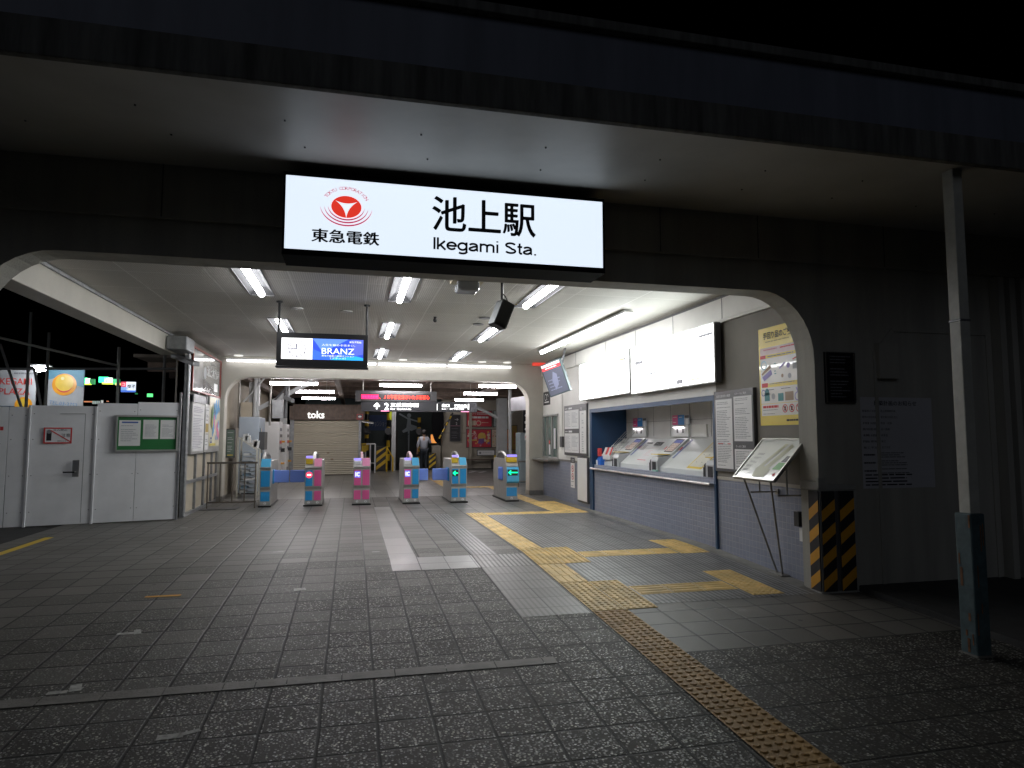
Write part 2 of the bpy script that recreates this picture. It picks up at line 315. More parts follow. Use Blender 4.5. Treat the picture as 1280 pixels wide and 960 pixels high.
sheet('pale_strip', 0.47, 0.80, 7.82, 14.6, strip_m, 0.004)
sheet('pale_crossing', 0.805, 1.49, 7.80, 8.46, strip_m, 0.0045)
sheet('ribbed_paving', 2.53, 4.62, 6.05, 12.97, rib_m, 0.004)
sheet('ribbed_lane', 1.50, 2.165, 7.79, 8.46, rib2_m, 0.004); sheet('worn_ribbed_lane', 1.50, 2.165, 5.9, 7.785, rib3_m, 0.004)
sheet('ribbed_far_lane', 1.50, 1.83, 8.47, 13.0, rib_m, 0.004)
sheet('yellow_edge_line', -4.42, -4.30, 7.0, 11.4, yellow, 0.002)
# plain cement gutter at the foot of the right wall
sheet('wall_gutter', 4.625, 4.82, 6.3, 16.7, mat('cement', (0.20, 0.195, 0.18), 0.7, var=0.2, vscale=5), 0.006)
mb = MB(); mb.keep = True
for px, py, ww, dd, r in ((160,792,.16,.05,0),(172,790,.05,.12,.3),(95,860,.07,.12,.25),(72,866,.12,.05,0),(213,921,.14,.06,.05),(237,916,.12,.04,.4),(470,690,.10,.04,0),(348,690,.14,.03,.2),(230,660,.12,.05,0),(375,737,.12,.10,.1)):
    z = 0.0
    for _ in range(8): q = at(px, py, 'z', z); z = gz(q.y)
    c, s_ = math.cos(r), math.sin(r)
    mb.add([(q.x+a*ww/2*c-b*dd/2*s_, q.y+a*ww/2*s_+b*dd/2*c, gz(q.y+a*ww/2*s_+b*dd/2*c)+.003) for a, b in ((-1,-1),(1,-1),(.85,1),(-1,.9))],[(0,1,2,3)], mat('paint_marks',(0.42,0.42,0.40),0.7,var=0.4,vscale=30))
q = at(204, 741, 'z', -0.02)
mb.add([(q.x-.16,q.y-.03,gz(q.y)+.004),(q.x+.16,q.y-.03,gz(q.y)+.004),(q.x+.16,q.y+.03,gz(q.y)+.004),(q.x-.16,q.y+.03,gz(q.y)+.004)],[(0,1,2,3)],hyel)
tag(mb.build('paint_marks'), kind='structure')
# tactile paving: warning pads (domes) and guide bars, all raised geometry on 0.33 m slabs
mb = MB(); mb.keep = True
tact_o = mat('tactile_orange_worn', (0.42, 0.245, 0.075), 0.6, var=0.25, vscale=5, bump=0.2, bscale=80)
def tslab(x0, x1, y0, y1, kind, tact_m=tact_m, R1=.022):
    T = 0.335; nx = max(1, round((x1-x0)/T)); ny = max(1, round((y1-y0)/T)); sx = (x1-x0)/nx; sy = (y1-y0)/ny
    for i in range(nx):
        for j in range(ny):
            a0, a1, b0, b1 = x0+i*sx+.003, x0+(i+1)*sx-.003, y0+j*sy+.003, y0+(j+1)*sy-.003; h = 0.006 + random.uniform(0, .002)
            z = lambda yy, hh=0: gz(yy) + h + hh
            mb.add([(a0,b0,z(b0)),(a1,b0,z(b0)),(a1,b1,z(b1)),(a0,b1,z(b1)),(a0,b0,z(b0)-.01),(a1,b0,z(b0)-.01)],[(0,1,2,3),(4,5,1,0)],tact_m)
            if kind == 'dots':
                for u in range(5):
                    for v in range(5):
                        cx = a0+(u+.5)*(a1-a0)/5; cy = b0+(v+.5)*(b1-b0)/5; n = 8
                        vs = [(cx+R1*math.cos(6.2832*k/n), cy+R1*math.sin(6.2832*k/n), z(cy)) for k in range(n)]+[(cx+R1*.7*math.cos(6.2832*k/n), cy+R1*.7*math.sin(6.2832*k/n), z(cy,.0065)) for k in range(n)]
                        mb.add(vs, [(k,(k+1)%n,n+(k+1)%n,n+k) for k in range(n)]+[tuple(range(n,2*n))], tact_m)
            else:
                for u in range(4):
                    if kind == 'barsY': X0 = a0+(u+.5)*(a1-a0)/4-.016; X1 = X0+.032; Y0, Y1 = b0+.02, b1-.02
                    else: Y0 = b0+(u+.5)*(b1-b0)/4-.016; Y1 = Y0+.032; X0, X1 = a0+.02, a1-.02
                    e = .008
                    mb.add([(X0,Y0,z(Y0)),(X1,Y0,z(Y0)),(X1,Y1,z(Y1)),(X0,Y1,z(Y1)),(X0+e,Y0+e,z(Y0,.0065)),(X1-e,Y0+e,z(Y0,.0065)),(X1-e,Y1-e,z(Y1,.0065)),(X0+e,Y1-e,z(Y1,.0065))],
                           [(0,1,5,4),(1,2,6,5),(2,3,7,6),(3,0,4,7),(4,5,6,7)], tact_m)
tslab(2.175, 2.525, 0.1, 5.93, 'dots', tact_o, .026); tslab(2.175, 2.84, 5.94, 6.95, 'dots')
tslab(2.175, 2.51, 6.96, 7.80, 'barsY'); tslab(2.175, 2.86, 7.81, 8.76, 'dots'); tslab(2.175, 2.51, 8.77, 12.43, 'barsY')
tslab(2.175, 2.52, 12.44, 13.02, 'dots'); tslab(2.53, 3.9, 12.62, 12.97, 'barsX'); tslab(3.91, 4.58, 12.62, 14.95, 'dots')
tslab(2.87, 4.17, 8.08, 8.40, 'barsX'); tslab(4.18, 4.60, 8.05, 9.05, 'dots')
tslab(2.85, 3.95, 6.36, 6.69, 'barsX'); tslab(3.96, 4.33, 6.12, 7.13, 'dots')
tslab(3.9, 4.24, 14.96, 17.2, 'barsY'); tslab(3.0, 3.9, 19.5, 19.85, 'barsX'); tslab(2.65, 3.0, 19.5, 24.0, 'barsY'); tslab(3.9,4.24,17.21,19.9,'barsY')
tag(mb.build('tactile_paving'), kind='structure')

# ================================================================ station building
B = empty('station_building', (0, 6, 0), 'old concrete railway station building with wide arched entrance lit at night', 'building')
def arch_pts(xl, xr, zt, rl, rh, n=10):
    L = [(xl, zt-rh)] + [(xl+rl-rl*math.cos(math.pi/2*i/n), zt-rh+rh*math.sin(math.pi/2*i/n)) for i in range(1, n+1)]
    R_ = [(xr-rl+rl*math.sin(math.pi/2*i/n), zt-rh+rh*math.cos(math.pi/2*i/n)) for i in range(n+1)]
    return L + R_
fn = lambda a, b, d: (a, d, b)
pts = [(-3.45, -.5), (-3.45, 3.86), (9.5, 3.86), (9.5, -.5), (4.72, -.5)] + arch_pts(-3.0, 4.72, 3.015, 0.62, 0.70)[::-1] + [(-3.0, -.5)]
mb = MB(); mb.prism(pts, fn, 6.05, 6.34, facade_m)
mb.box(-3.45, 9.5, 6.00, 6.05, 3.33, 3.86, facade_m)                       # upper band set proud
for xx in (-1.6, 2.95, 4.05, 5.6): mb.box(xx, xx+.012, 5.996, 6.0, 3.34, 3.8, fascia_m)
mb.prism([(5.45,gz(6)),(5.45,2.4),(5.7,2.68),(7.0,2.68),(7.0,gz(6)),(6.96,gz(6)),(6.96,2.64),(5.72,2.64),(5.49,2.38),(5.49,gz(6))], fn, 6.035, 6.05, facade_m)  # filled-in arch line
mb.box(5.47, 5.72, 5.98, 6.05, 2.12, 2.5, facade_m)
mb.build('facade_wall', B, (0, 6, 0), bevel=0.012)
mb = MB()
for i in range(14): mb.box(7.05+i*.16, 7.13+i*.16, 5.93, 6.045, -.05, 3.3, facade_m)
mb.build('ribbed_panel', B, (7, 6, 0))
# canopy
mb = MB(); mb.add([(-9,4.18,3.67),(9.5,4.18,3.67),(9.5,5.995,3.79),(-9,5.995,3.79),(-9,4.18,3.86),(9.5,4.18,3.86),(9.5,5.995,3.86),(-9,5.995,3.86)],[(0,1,2,3),(4,5,6,7),(0,1,5,4),(1,2,6,5),(2,3,7,6),(3,0,4,7)],soffit_m)
sof = mb.build('canopy_soffit', B, (0, 4.2, 3.67))
mb = MB()
for i in range(15):
    for yy in (4.75, 5.25):
        zz = 3.67 + (yy-4.18)*.12/1.815 - .0015; c = Vector((-6.2 + i*.95 + (.1 if yy > 5 else 0), yy, zz)); mb = MB(); mb.cyl(c, c + Vector((0,0,-.008)), .007, black, 8); mb.build('drip_pin', sof, tuple(c))
mb = MB(); mb.box(-9, 9.5, 4.12, 4.178, 3.645, 3.875, fascia_m); mb.build('canopy_fascia', B, (0, 4.15, 3.65), bevel=0.008)
mb = MB(); mb.box(-9, 9.5, 4.15, 4.30, 3.877, 4.28, parapet_m); 
mb.build('parapet', B, (0, 4.2, 3.9))
mb = MB(); mb.box(-9, 9.5, 4.09, 4.36, 4.282, 4.35, fascia_m); mb.build('parapet_cap', B, (0, 4.2, 4.3), bevel=0.006)
mb = MB(); mb.box(-3.6, 9.5, 4.30, 17.5, 4.0, 4.2, fascia_m); mb.build('roof_slab', B, (0, 8, 4.1))
# ceiling with openings for the recessed lights
LX = (-1.2, 0.6, 2.4); LY = ((7.62, 9.3), (11.1, 12.8), (14.5, 16.2)); HW = 0.15
def plate_with_holes(mb, X, Y, holes, z0, z1, m):
    xs = sorted({X[0], X[1], *[h[0] for h in holes], *[h[1] for h in holes]}); ys = sorted({Y[0], Y[1], *[h[2] for h in holes], *[h[3] for h in holes]})
    for a, b in zip(xs, xs[1:]):
        for c, d in zip(ys, ys[1:]):
            if not any(h[0] <= a and b <= h[1] and h[2] <= c and d <= h[3] for h in holes): mb.add([(a,c,z0),(a,d,z0),(b,d,z0),(b,c,z0)],[(0,1,2,3)],m)
holes = [(x-HW, x+HW, y0, y1) for x in LX for y0, y1 in LY]
mb = MB(); mb.keep = True; plate_with_holes(mb, (-3.29, 4.86), (6.341, 16.699), holes, 3.38, 3.5, ceil_m)
mb.build('ceiling', B, (0, 11, 3.38))
mb = MB(); mb.box(-3.29, 5.7, 6.341, 16.699, 3.53, 3.56, dark_roof); mb.build('ceiling_void', B, (0, 11, 3.5))
# left edge beam
mb = MB(); mb.prism([(-3.56,3.04),(-3.28,3.04),(-3.28,3.34),(-3.28,3.9),(-3.56,3.9)], fn, 6.341, 13.75, cream_conc); mb.box(-3.28,-3.245,6.341,13.7,3.335,3.378,galv)
mb.build('edge_beam', B, (-3.4, 10, 3.2), bevel=0.01)
# inner beam with rounded corners
pts = [(-3.6, 0), (-3.6, 3.6), (5.2, 3.6), (5.2, 0), (4.44, 0)] + arch_pts(-2.92, 4.44, 2.90, 0.52, 0.55)[::-1] + [(-2.92, 0)]
mb = MB(); mb.prism(pts, fn, 16.70, 17.05, cream_conc); mb.build('inner_beam', B, (0, 16.7, 3), bevel=0.015)
for xa, xb in ((4.43, 4.80), (-3.1, -2.91)): mb = MB(); mb.box(xa, xb, 16.67, 17.06, 0, .12, dsteel); mb.build('beam_skirting', B, (xa, 16.7, 0))
# left wall
mb = MB(); mb.box(-3.25, -3.10, 13.6, 16.7, 0, 3.6, wall_grey); lw = mb.build('side_wall', B, (-3.2, 15, 0))
beige = mat('beige_board', (0.42, 0.37, 0.29), 0.7, var=0.08)
mb = MB(); mb.box(-3.10, -3.075, 13.72, 16.7, 0.06, 1.12, beige)
for yy in (13.72, 14.55, 15.35, 16.15, 16.66): mb.box(-3.075, -3.03, yy-.03, yy+.03, 0.02, 2.45, galv)
mb.box(-3.075, -3.025, 13.7, 16.7, .60, .66, galv); mb.box(-3.075, -3.025, 13.7, 16.7, .0, .06, galv)
mb.box(-3.22, -3.02, 13.6, 13.72, 0, 3.04, galv)
mb.build('wall_framing', lw, (-3.05, 15, 0))
# right wall in its sections
WX = 4.82; RC = 5.56
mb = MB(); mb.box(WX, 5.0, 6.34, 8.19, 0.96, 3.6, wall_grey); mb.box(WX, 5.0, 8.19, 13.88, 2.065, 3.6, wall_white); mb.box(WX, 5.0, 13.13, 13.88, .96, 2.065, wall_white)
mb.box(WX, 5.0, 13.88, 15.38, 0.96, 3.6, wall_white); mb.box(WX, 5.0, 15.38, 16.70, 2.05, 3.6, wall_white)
mb.box(WX-.05, WX, 6.345, 16.69, 3.06, 3.377, wall_white); 
for yy in (7.9, 9.3, 10.7, 12.1, 13.9, 15.3): mb.box(WX-.054, WX-.05, yy, yy+.008, 3.065, 3.37, gframe)
mb.box(WX-.04, WX, 6.345, 8.18, 3.03, 3.06, wall_white)
mb.box(WX-.052, WX+.0, 6.35, 16.69, 3.345, 3.376, gframe)  # dark strip painted in for the shadow gap under the ceiling
rw = mb.build('ticket_hall_wall', B, (WX, 10, 1))
mb = MB(); mb.box(WX+.002, 5.0, 6.34, 16.70, -.15, 0.925, mosaic_m); mb.build('tiled_dado', rw, (WX, 10, 0))
for ya, yb, mm_ in ((6.345, 8.19, cream_conc), (13.9, 16.69, dsteel)): mb = MB(); mb.box(WX-.012, WX+.01, ya, yb, .925, .965, mm_); mb.build('dado_rail', rw, (WX, ya, .9))
grey_pan = mat('recess_panels', (0.55, 0.54, 0.52), 0.5, var=0.05)
mb = MB(); mb.box(RC, RC+.05, 8.19, 13.13, .8, 2.1, grey_pan); mb.box(5.0, RC+.05, 8.14, 8.19, .8, 2.1, grey_pan); mb.box(5.0, RC, 8.19, 13.13, 2.066, 2.1, grey_pan)
for yy in (8.9, 9.6, 10.3, 11.0, 11.7, 12.4): mb.box(RC-.003, RC, yy, yy+.007, 1.5, 2.06, gframe)
mb.box(RC-.003, RC, 8.2, 13.1, 1.78, 1.786, gframe)
mb.build('ticket_recess', rw, (RC, 10, 1))
mb = MB(); mb.box(WX-.03, RC, 13.0, 13.128, .93, 2.064, navy); mb.box(WX-.03, WX, 12.95, 13.13, 0.0, .93, navy); mb.box(WX-.03, WX+.06, 8.195, 13.0, 1.99, 2.064, navy); mb.box(WX-.03, WX, 8.195, 8.24, -.04, 1.99, navy)
mb.build('navy_surround', rw, (WX, 10, 1))
mb = MB(); mb.box(WX-.09, RC-.01, 8.245, 12.999, .842, .86, steel); mb.cyl((WX-.09, 8.245, .851), (WX-.09, 12.94, .851), .018, steel, 12); mb.build('counter_rail', rw, (WX, 10, .85))
# ticket office window
W = MB(); W.box(WX+.02, WX+.03, 15.42, 16.66, .98, 2.03, g_glass)
alu = mat('aluminium', (0.55, 0.55, 0.54), 0.4, 0.7, var=0.05)
wf = MB()
for a, b in ((15.38, 15.43), (15.85, 15.9), (16.28, 16.31), (16.65, 16.70)): wf.box(WX-.02, WX+.04, a, b, .99, 2.05, alu)
wf.box(WX-.02, WX+.04, 15.38, 16.7, 2.0, 2.05, alu); wf.box(WX-.02, WX+.04, 15.38, 16.7, .96, 1.0, alu)
wo = wf.build('office_window', rw, (WX, 16, 1.5)); W.build('pane', wo, (WX, 16, 1.5))
mb = MB(); mb.box(4.52, WX+.01, 15.3, 16.69, .90, .958, dsteel); mb.build('window_counter', rw, (WX, 16, .9), bevel=0.015)
mb = MB(); mb.box(4.95, 5.0, 15.38, 16.7, .9, 2.1, mat('office_dark',(0.25,0.28,0.26),0.6)); mb.build('office_lining', rw, (5, 16, 1))
P = Panel((WX-.001, 16.2, 1.0), WR, UZ); P.rect(.02,.05,.16,.3,paper); P.rect(.03,.32,.12,.40,red_t); P.rect(.45,.2,.6,.7,paper); P.build('window_notice', wo)
# ---------------------------------------------------------------- recessed ceiling lights
def trough(x, y0, y1, label, tube_only=False):
    t = empty('ceiling_light', (x, (y0+y1)/2, 3.38), label, 'ceiling light', 'fluorescent troughs recessed in the ceiling')
    m = MB(); zt = 3.47
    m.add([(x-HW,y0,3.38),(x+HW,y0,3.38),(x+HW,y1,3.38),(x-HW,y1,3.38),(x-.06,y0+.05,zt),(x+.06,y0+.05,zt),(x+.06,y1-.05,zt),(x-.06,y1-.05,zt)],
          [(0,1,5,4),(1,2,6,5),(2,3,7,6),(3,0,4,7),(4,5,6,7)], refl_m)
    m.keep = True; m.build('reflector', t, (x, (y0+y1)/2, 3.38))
    m = MB(); e = .012
    m.box(x-HW-e,x-HW,y0-e,y1+e,3.372,3.379,gframe); m.box(x+HW,x+HW+e,y0-e,y1+e,3.372,3.379,gframe); m.box(x-HW,x+HW,y0-e,y0,3.372,3.379,gframe); m.box(x-HW,x+HW,y1,y1+e,3.372,3.379,gframe)
    m.build('trim', t, (x, (y0+y1)/2, 3.38))
    m = MB(); m.cyl((x, y0+.09, 3.375), (x, y1-.09, 3.375), .042, tube_m, 10); m.build('tube', t, (x, (y0+y1)/2, 3.38))
cols = ('left', 'middle', 'right'); rows = ('nearest the entrance', 'second in from the entrance', 'beside the inner beam')
for i, x in enumerate(LX):
    for j, (y0, y1) in enumerate(LY): trough(x, y0, y1, f'glowing tube in a white recessed trough, {cols[i]} ceiling row, {rows[j]}')
def batten(a, b, label, group, n=1, tm=None, tr=.028, wd=.05, name='batten_light', drop=None):
    a = Vector(a); b = Vector(b); t = empty(name, (a+b)/2, label, 'batten light', group); d = (b-a); 
    m = MB(); u = d.normalized(); s = Vector((-u.y, u.x, 0)); m.obox((a+b)/2 + Vector((0,0,.045)), d/2, s*wd, Vector((0,0,.018)), white_pl)
    if drop:
        for f in (.2, .8): p = a + d*f; m.cyl(p + Vector((0,0,.06)), p + Vector((0,0,drop)), .008, dsteel, 6)
    m.build('housing', t, (a+b)/2)
    for k in range(n):
        p0 = a + d*((k+.012)/n); p1 = a + d*((k+.988)/n); m = MB(); m.cyl(p0, p1, tr, tm or tube_m, 8); m.build('tube', t, (a+b)/2)
batten((3.95, 9.1, 3.30), (3.95, 13.8, 3.30), 'long surface-mounted fluorescent batten above the ticket machines', None, 3, wd=.07)
for k, (xa, xb) in enumerate(((-2.9, -1.2), (-1.18, .55), (.57, 2.27), (2.29, 3.95))):
    batten((xa, 16.60, 3.27), (xb, 16.60, 3.27), ('leftmost', 'second from left', 'third from left', 'rightmost')[k] + ' tube of the light strip along the inner beam', 'tubes in the light strip on the inner beam', 1, wd=.03, tm=strip_glow, tr=.022)
for k, (xa, xb, y, l) in enumerate(((-2.05,-.88,17.7,'left trio above the kiosk, nearest'),(-1.7,-.55,20.8,'left trio above the kiosk, middle'),(-1.75,-.6,24.4,'left trio above the kiosk, farthest'),(.66,1.77,17.7,'alone just above the red departure display'),
        (3.25,4.27,17.4,'right trio near the poster wall, nearest'),(3.35,4.42,20.5,'right trio near the poster wall, middle'),(3.62,4.7,24.2,'right trio near the poster wall, farthest'))):
    batten((xa, y, 2.84), (xb, y, 2.84), 'hanging fluorescent tube, '+l, 'hanging tubes in the passage beyond the gates', 1, drop=.45, tm=pass_m, tr=.036)

batten((2.1, 28.4, 2.84), (3.2, 28.4, 2.84), 'added fluorescent tube brightening the posters, hidden behind the direction sign near the crossing', 'hanging tubes in the passage beyond the gates', 1, drop=.45, tm=pass_m, tr=.036)  # unseen tube, added to brighten the posters on the platform wall
# ================================================================ station name sign
SY = 5.62
sx0, sx1, sz0, sz1 = -.57, 2.195, 3.03, 3.648
S = empty('station_sign', ((sx0+sx1)/2, SY, sz0), 'large backlit white station name sign with black characters over the entrance', 'sign')
mb = MB(); f = .018
mb.box(sx0-f, sx1+f, SY+.03, 5.99, sz0-.05, sz1+.025, case_m)
mb.box(sx0-f, sx1+f, SY-.006, SY+.03, sz0-.05, sz0, case_m); mb.box(sx0-f, sx1+f, SY-.006, SY+.03, sz1, sz1+.025, case_m); mb.box(sx0-f, sx0, SY-.006, SY+.03, sz0, sz1, case_m); mb.box(sx1, sx1+f, SY-.006, SY+.03, sz0, sz1, case_m)
mb.build('sign_case', S, (0, SY, sz0))
sign_face = glow('sign_face', (0.78, 0.88, 1.0), 1.0)
P = Panel((sx0, SY, sz0), UX, UZ); P.rect(0, 0, sx1-sx0, sz1-sz0, sign_face, 0); P.build('lit_face', S)
P = Panel((sx0, SY-.001, sz0), UX, UZ, 0.001); W_ = sx1-sx0; H_ = sz1-sz0
ink = mat('sign_ink', (0.01, 0.01, 0.015), 0.6, var=0)
def su(px): return at(px, 260, 'y', SY).x - sx0
for k in range(3): P.text('池上駅', su(540)+.003*k, .235+.0025*k, .307, ink, 2+k*.3, w=su(669)-su(540), bold=.006, res=4)

def grotesk(P, txt, a, b, cap, W, th, m):      # plain grotesque letters drawn as thick strokes; cap = capital height
    X = .735; t = th / cap; pi = math.pi; h = t/2
    def A(cx, cy, rx, ry, d0, d1, n=18): return [(cx+rx*math.cos(math.radians(d0+(d1-d0)*i/n)), cy+ry*math.sin(math.radians(d0+(d1-d0)*i/n))) for i in range(n+1)]
    G = {'I':(.20,[[(.10,0),(.10,1)]]), 'k':(.50,[[(.07,0),(.07,1)],[(.10,.27),(.43,X)],[(.20,.38),(.46,0)]]),
     'e':(.56,[A(.27,X/2,.22,X/2-h,-38,360,30)[::-1]+[(.05,X/2)] if False else [(.05,X/2),(.49,X/2)]+A(.27,X/2,.22,X/2-h,0,325,30)]),
     'g':(.57,[A(.26,X/2,.21,X/2-h,0,360,30),[(.47,X),(.47,-.08)]+A(.26,-.07,.21,.14,0,-150,14)]),
     'a':(.56,[A(.25,X-.24,.19,.24-h,165,0,14)+[(.44,.10),(.50,h*.9)],[(.44,.44),(.25,.40)]+A(.22,.21,.17,.21-h,110,300,14)+[(.44,.24)]]),
     'm':(.84,[[(.07,0),(.07,X)],[(.07,.42)]+A(.235,X-.24,.165,.24-h,170,0,12)+[(.40,0)],[(.40,.42)]+A(.575,X-.24,.165,.24-h,170,0,12)+[(.74,0)]]),
     'i':(.22,[[(.10,0),(.10,X)],[(.10,.90),(.10,1.0)]]), ' ':(.27,[]),
     'S':(.66,[A(.31,.745,.24,.255-h,15,250,20)+A(.31,.255,.25,.255-h,70,-165,20)]),
     't':(.30,[[(.13,.95),(.13,.14),(.17,h+.005),(.27,h)],[(.01,X-h),(.27,X-h)]]), '.':(.2,[[(.10,0),(.10,.13)]])}
    tot = sum(G[c][0] for c in txt) - .12; k = W/(tot*cap); x = -.04; lv = 2.0
    for c in txt:
        w_, ss = G[c]
        for st in ss:
            pts = [Vector((a+(x+px)*cap*k, b+py*cap)) for px, py in st]; n = len(pts); vs = []
            closed = (pts[0]-pts[-1]).length < 1e-5 and n > 3
            for i, p in enumerate(pts):
                p0 = pts[i-1] if i > 0 else (pts[-2] if closed else p); p1 = pts[i+1] if i < n-1 else (pts[1] if closed else p)
                d = p1-p0; d.normalize(); q = Vector((-d.y, d.x))
                if 0 < i < n-1:
                    d1 = (p-p0).normalized(); q = q / max(.45, q.dot(Vector((-d1.y, d1.x))))
                vs += [P.p(p.x+q.x*th/2, p.y+q.y*th/2, lv), P.p(p.x-q.x*th/2, p.y-q.y*th/2, lv)]
            P.mb.add(vs, [(2*i, 2*i+1, 2*i+3, 2*i+2) for i in range(n-1)], m); lv += .13
        x += w_
grotesk(P, 'Ikegami Sta.', su(542), .074, .106, su(669)-su(542), .0185, ink)

for k in range(3): P.text('東急電鉄', su(390)+.0035*k, .070+.0012*k, .114, ink, 2+k*.3, w=su(474)-su(390), bold=.006, res=3)
lcx = su(433); lcy = .385; red_e = mat('logo_red', (0.5, 0.01, 0.01), 0.6, var=0, emis=(0.95, 0.05, 0.03), es=.75)
P.disc(lcx, lcy, .123, red_e, 2, 40, ry=.094)
def tri(cx, cy, r, k=.82):
    out = []; A = [math.radians(a) for a in (150, 270, 390)]
    for i in range(3):
        p0 = Vector((r*math.cos(A[i]), r*math.sin(A[i])*.95)); p1 = Vector((r*math.cos(A[(i+1)%3]), r*math.sin(A[(i+1)%3])*.95))
        c = (p0+p1)*.5*(1-k)
        for j in range(8): t = j/8; out.append(tuple((p0*(1-t)**2 + c*2*t*(1-t) + p1*t*t) + Vector((cx, cy))))
    return out
P.poly(tri(lcx, lcy-.0, .104)[::1], glow('logo_white', (0.85, 0.93, 1.0), 1.0), 3)
for k, r in enumerate((.150, .180, .212)): P.arc(lcx, lcy+.01, r, .015, math.radians(188), math.radians(352), mat('logo_crimson', (0.45, 0.01, 0.06), .6, var=0, emis=(.75, .05, .15), es=.6), 2, 30, ky=.80, taper=True)
word = 'TOKYU CORPORATION'
for i, ch in enumerate(word):
    if ch == ' ': continue
    a = math.radians(149 - i * (118 / 16)); r = .190; P.text(ch, lcx + r*math.cos(a), lcy + .0 + r*.84*math.sin(a), .028, mat('logo_pink', (.5, .04, .08), .6, var=0, emis=(.70, .04, .10), es=.5), 2, rot=a-math.pi/2, center=True)
P.build('lettering', S)

# ================================================================ ticket hall: right side
def lightbox(name, y0, y1, z0, z1, label, seed):
    t = empty(name, (4.67, (y0+y1)/2, z0), label, 'fare board', 'backlit fare boards above the ticket machines')
    m = MB(); m.box(4.69, WX-.052, y0, y1, z0, z1, gframe)
    for a in ((4.67,4.69,y0,y1,z0,z0+.02),(4.67,4.69,y0,y1,z1-.02,z1),(4.67,4.69,y0,y0+.02,z0+.02,z1-.02),(4.67,4.69,y1-.02,y1,z0+.02,z1-.02)): m.box(*a, alu)
    m.build('case', t, (4.67, (y0+y1)/2, z0))
    P = Panel((4.689, y1-.02, z0+.02), WR, UZ, .002); w_, h_ = y1-y0-.04, z1-z0-.04
    P.rect(0, 0, w_, h_, glow('fareboard_glow', (0.93, 1.0, 0.97), BOX), 0); P.build('lit_face', t)
    P = Panel((4.688, y1-.02, z0+.02), WR, UZ, .002); R = random.Random(seed)
    pal = [glow('fade_grey', (.16,.16,.18), 1), glow('fade_green', (.5,.95,.75), 1.0), glow('fade_red', (.85,.45,.42), .9), glow('fade_yel', (.95,.85,.4), 1)]
    if seed == 1:
        P.rect(w_-.45, h_-.16, w_-.18, h_-.10, pal[0]); P.text('ICカード', w_-.43, h_-.155, .04, pal[3], 2); P.rect(w_-.6, .05, w_-.44, .09, pal[0]); P.lines(w_-.6,.02,w_-.44,.045,2,pal[0],1)
    else:
        P.rect(.12, .47, .46, .53, pal[0]); P.rect(.52, .49, .57, .53, pal[0]); P.frame(.12, .19, .30, .30, .02, pal[0]); P.lines(.36,.18,.50,.30,3,pal[0],1,t=.5); P.line(.56,.27,.92,.28,.03,pal[0]); P.rect(.12,.05,.42,.12,mat('fade_mid',(.5,.5,.52),.4,var=0,emis=(.6,.6,.63),es=1))
        P.line(.80,.05,1.2,.06,.022,pal[2]); P.rect(1.62,.03,1.82,.10,pal[0]); P.rect(w_-.42,h_-.14,w_-.04,h_-.10,pal[0]); P.line(1.9,.06,2.3,.07,.03,pal[3]); P.line(1.3,.62,1.42,.63,.012,pal[1]); P.line(.30,.62,.42,.63,.012,pal[1])
        P.lines(.5, .35, 2.3, .6, 6, pal[1], 1, t=.05, seed=5, gap=.06)
    P.build('route_print', t)
lightbox('fare_board', 10.76, 13.4, 2.25, 3.03, 'overexposed white fare board beside the hanging television', 1)
lightbox('fare_board', 7.95, 10.70, 2.22, 3.03, 'larger backlit fare map nearest the entrance, white with faint print', 2)
# framed timetable boards far end
def board(t, y0, y1, z0, z1, X=WX, d=.04, m=gframe):
    b = MB(); b.box(X-d, X, y0, y1, z0, z1, m); return b.build('frame', t, (X, (y0+y1)/2, z0), bevel=.004)
t = empty('timetable_board', (WX, 14.0, 1.1), 'grey framed timetable board of three sheets beside the navy surround', 'notice board'); board(t, 13.27, 14.80, 1.08, 2.20)
P = Panel((WX-.041, 14.77, 1.11), WR, UZ)
for (a0,b0,a1,b1) in ((.02,.56,1.0,.98),(.02,.03,1.0,.46)):
    P.rect(a0,b0,a1,b1,paper); P.line((a0+a1)/2,b0+.05,(a0+a1)/2,b1-.05,.008,lgrey_t,2); P.lines(a0+.03,b0+.04,(a0+a1)/2-.04,b1-.05,12,lgrey_t,2,seed=3); P.lines((a0+a1)/2+.04,b0+.04,a1-.03,b1-.05,12,lgrey_t,2,seed=4); P.rect(.3,b1+.02,.55,b1+.06,paper); P.lines(.05,b1+.02,.25,b1+.06,1,paper,2)
P.rect(1.06,.03,1.47,.94,paper); P.lines(1.2,.06,1.33,.9,17,lgrey_t,2,t=.5); P.text('池上', 1.12, .97, .05, paper, 2)
P.build('timetable_sheets', t)
t = empty('white_cabinet', (WX, 13.55, .1), 'tall plain white wall panel between the no smoking sign and the navy surround', 'cabinet')
mb = MB(); mb.box(WX-.05, WX-.001, 13.22, 13.86, .10, 1.06, gframe); mb.build('frame', t, (WX, 13.55, .1)); mb = MB(); mb.box(WX-.06, WX-.05, 13.25, 13.83, .14, 1.04, white_pl); mb.build('door', t, (WX, 13.55, .1), bevel=.004)
P = Panel((WX-.012, 14.43, .36), WR, UZ); P.rect(0,0,.28,.55,white_pl,0); P.rect(0,.55,.28,.67,black_t,0); P.text('禁煙',.06,.57,.08,white_pl,1); 
for cy in (.42,.25): P.arc(.14,cy,.065,.018,0,6.283,red_t,1); P.line(.095,cy+.045,.185,cy-.045,.014,red_t,1); P.rect(.11,cy-.006,.17,cy+.012,black_t,1)
P.lines(.05,.03,.23,.15,4,grey_t,1); tag(P.build('no_smoking_sign'), 'narrow white no smoking sign with two red rings on the tiled dado', 'sign')
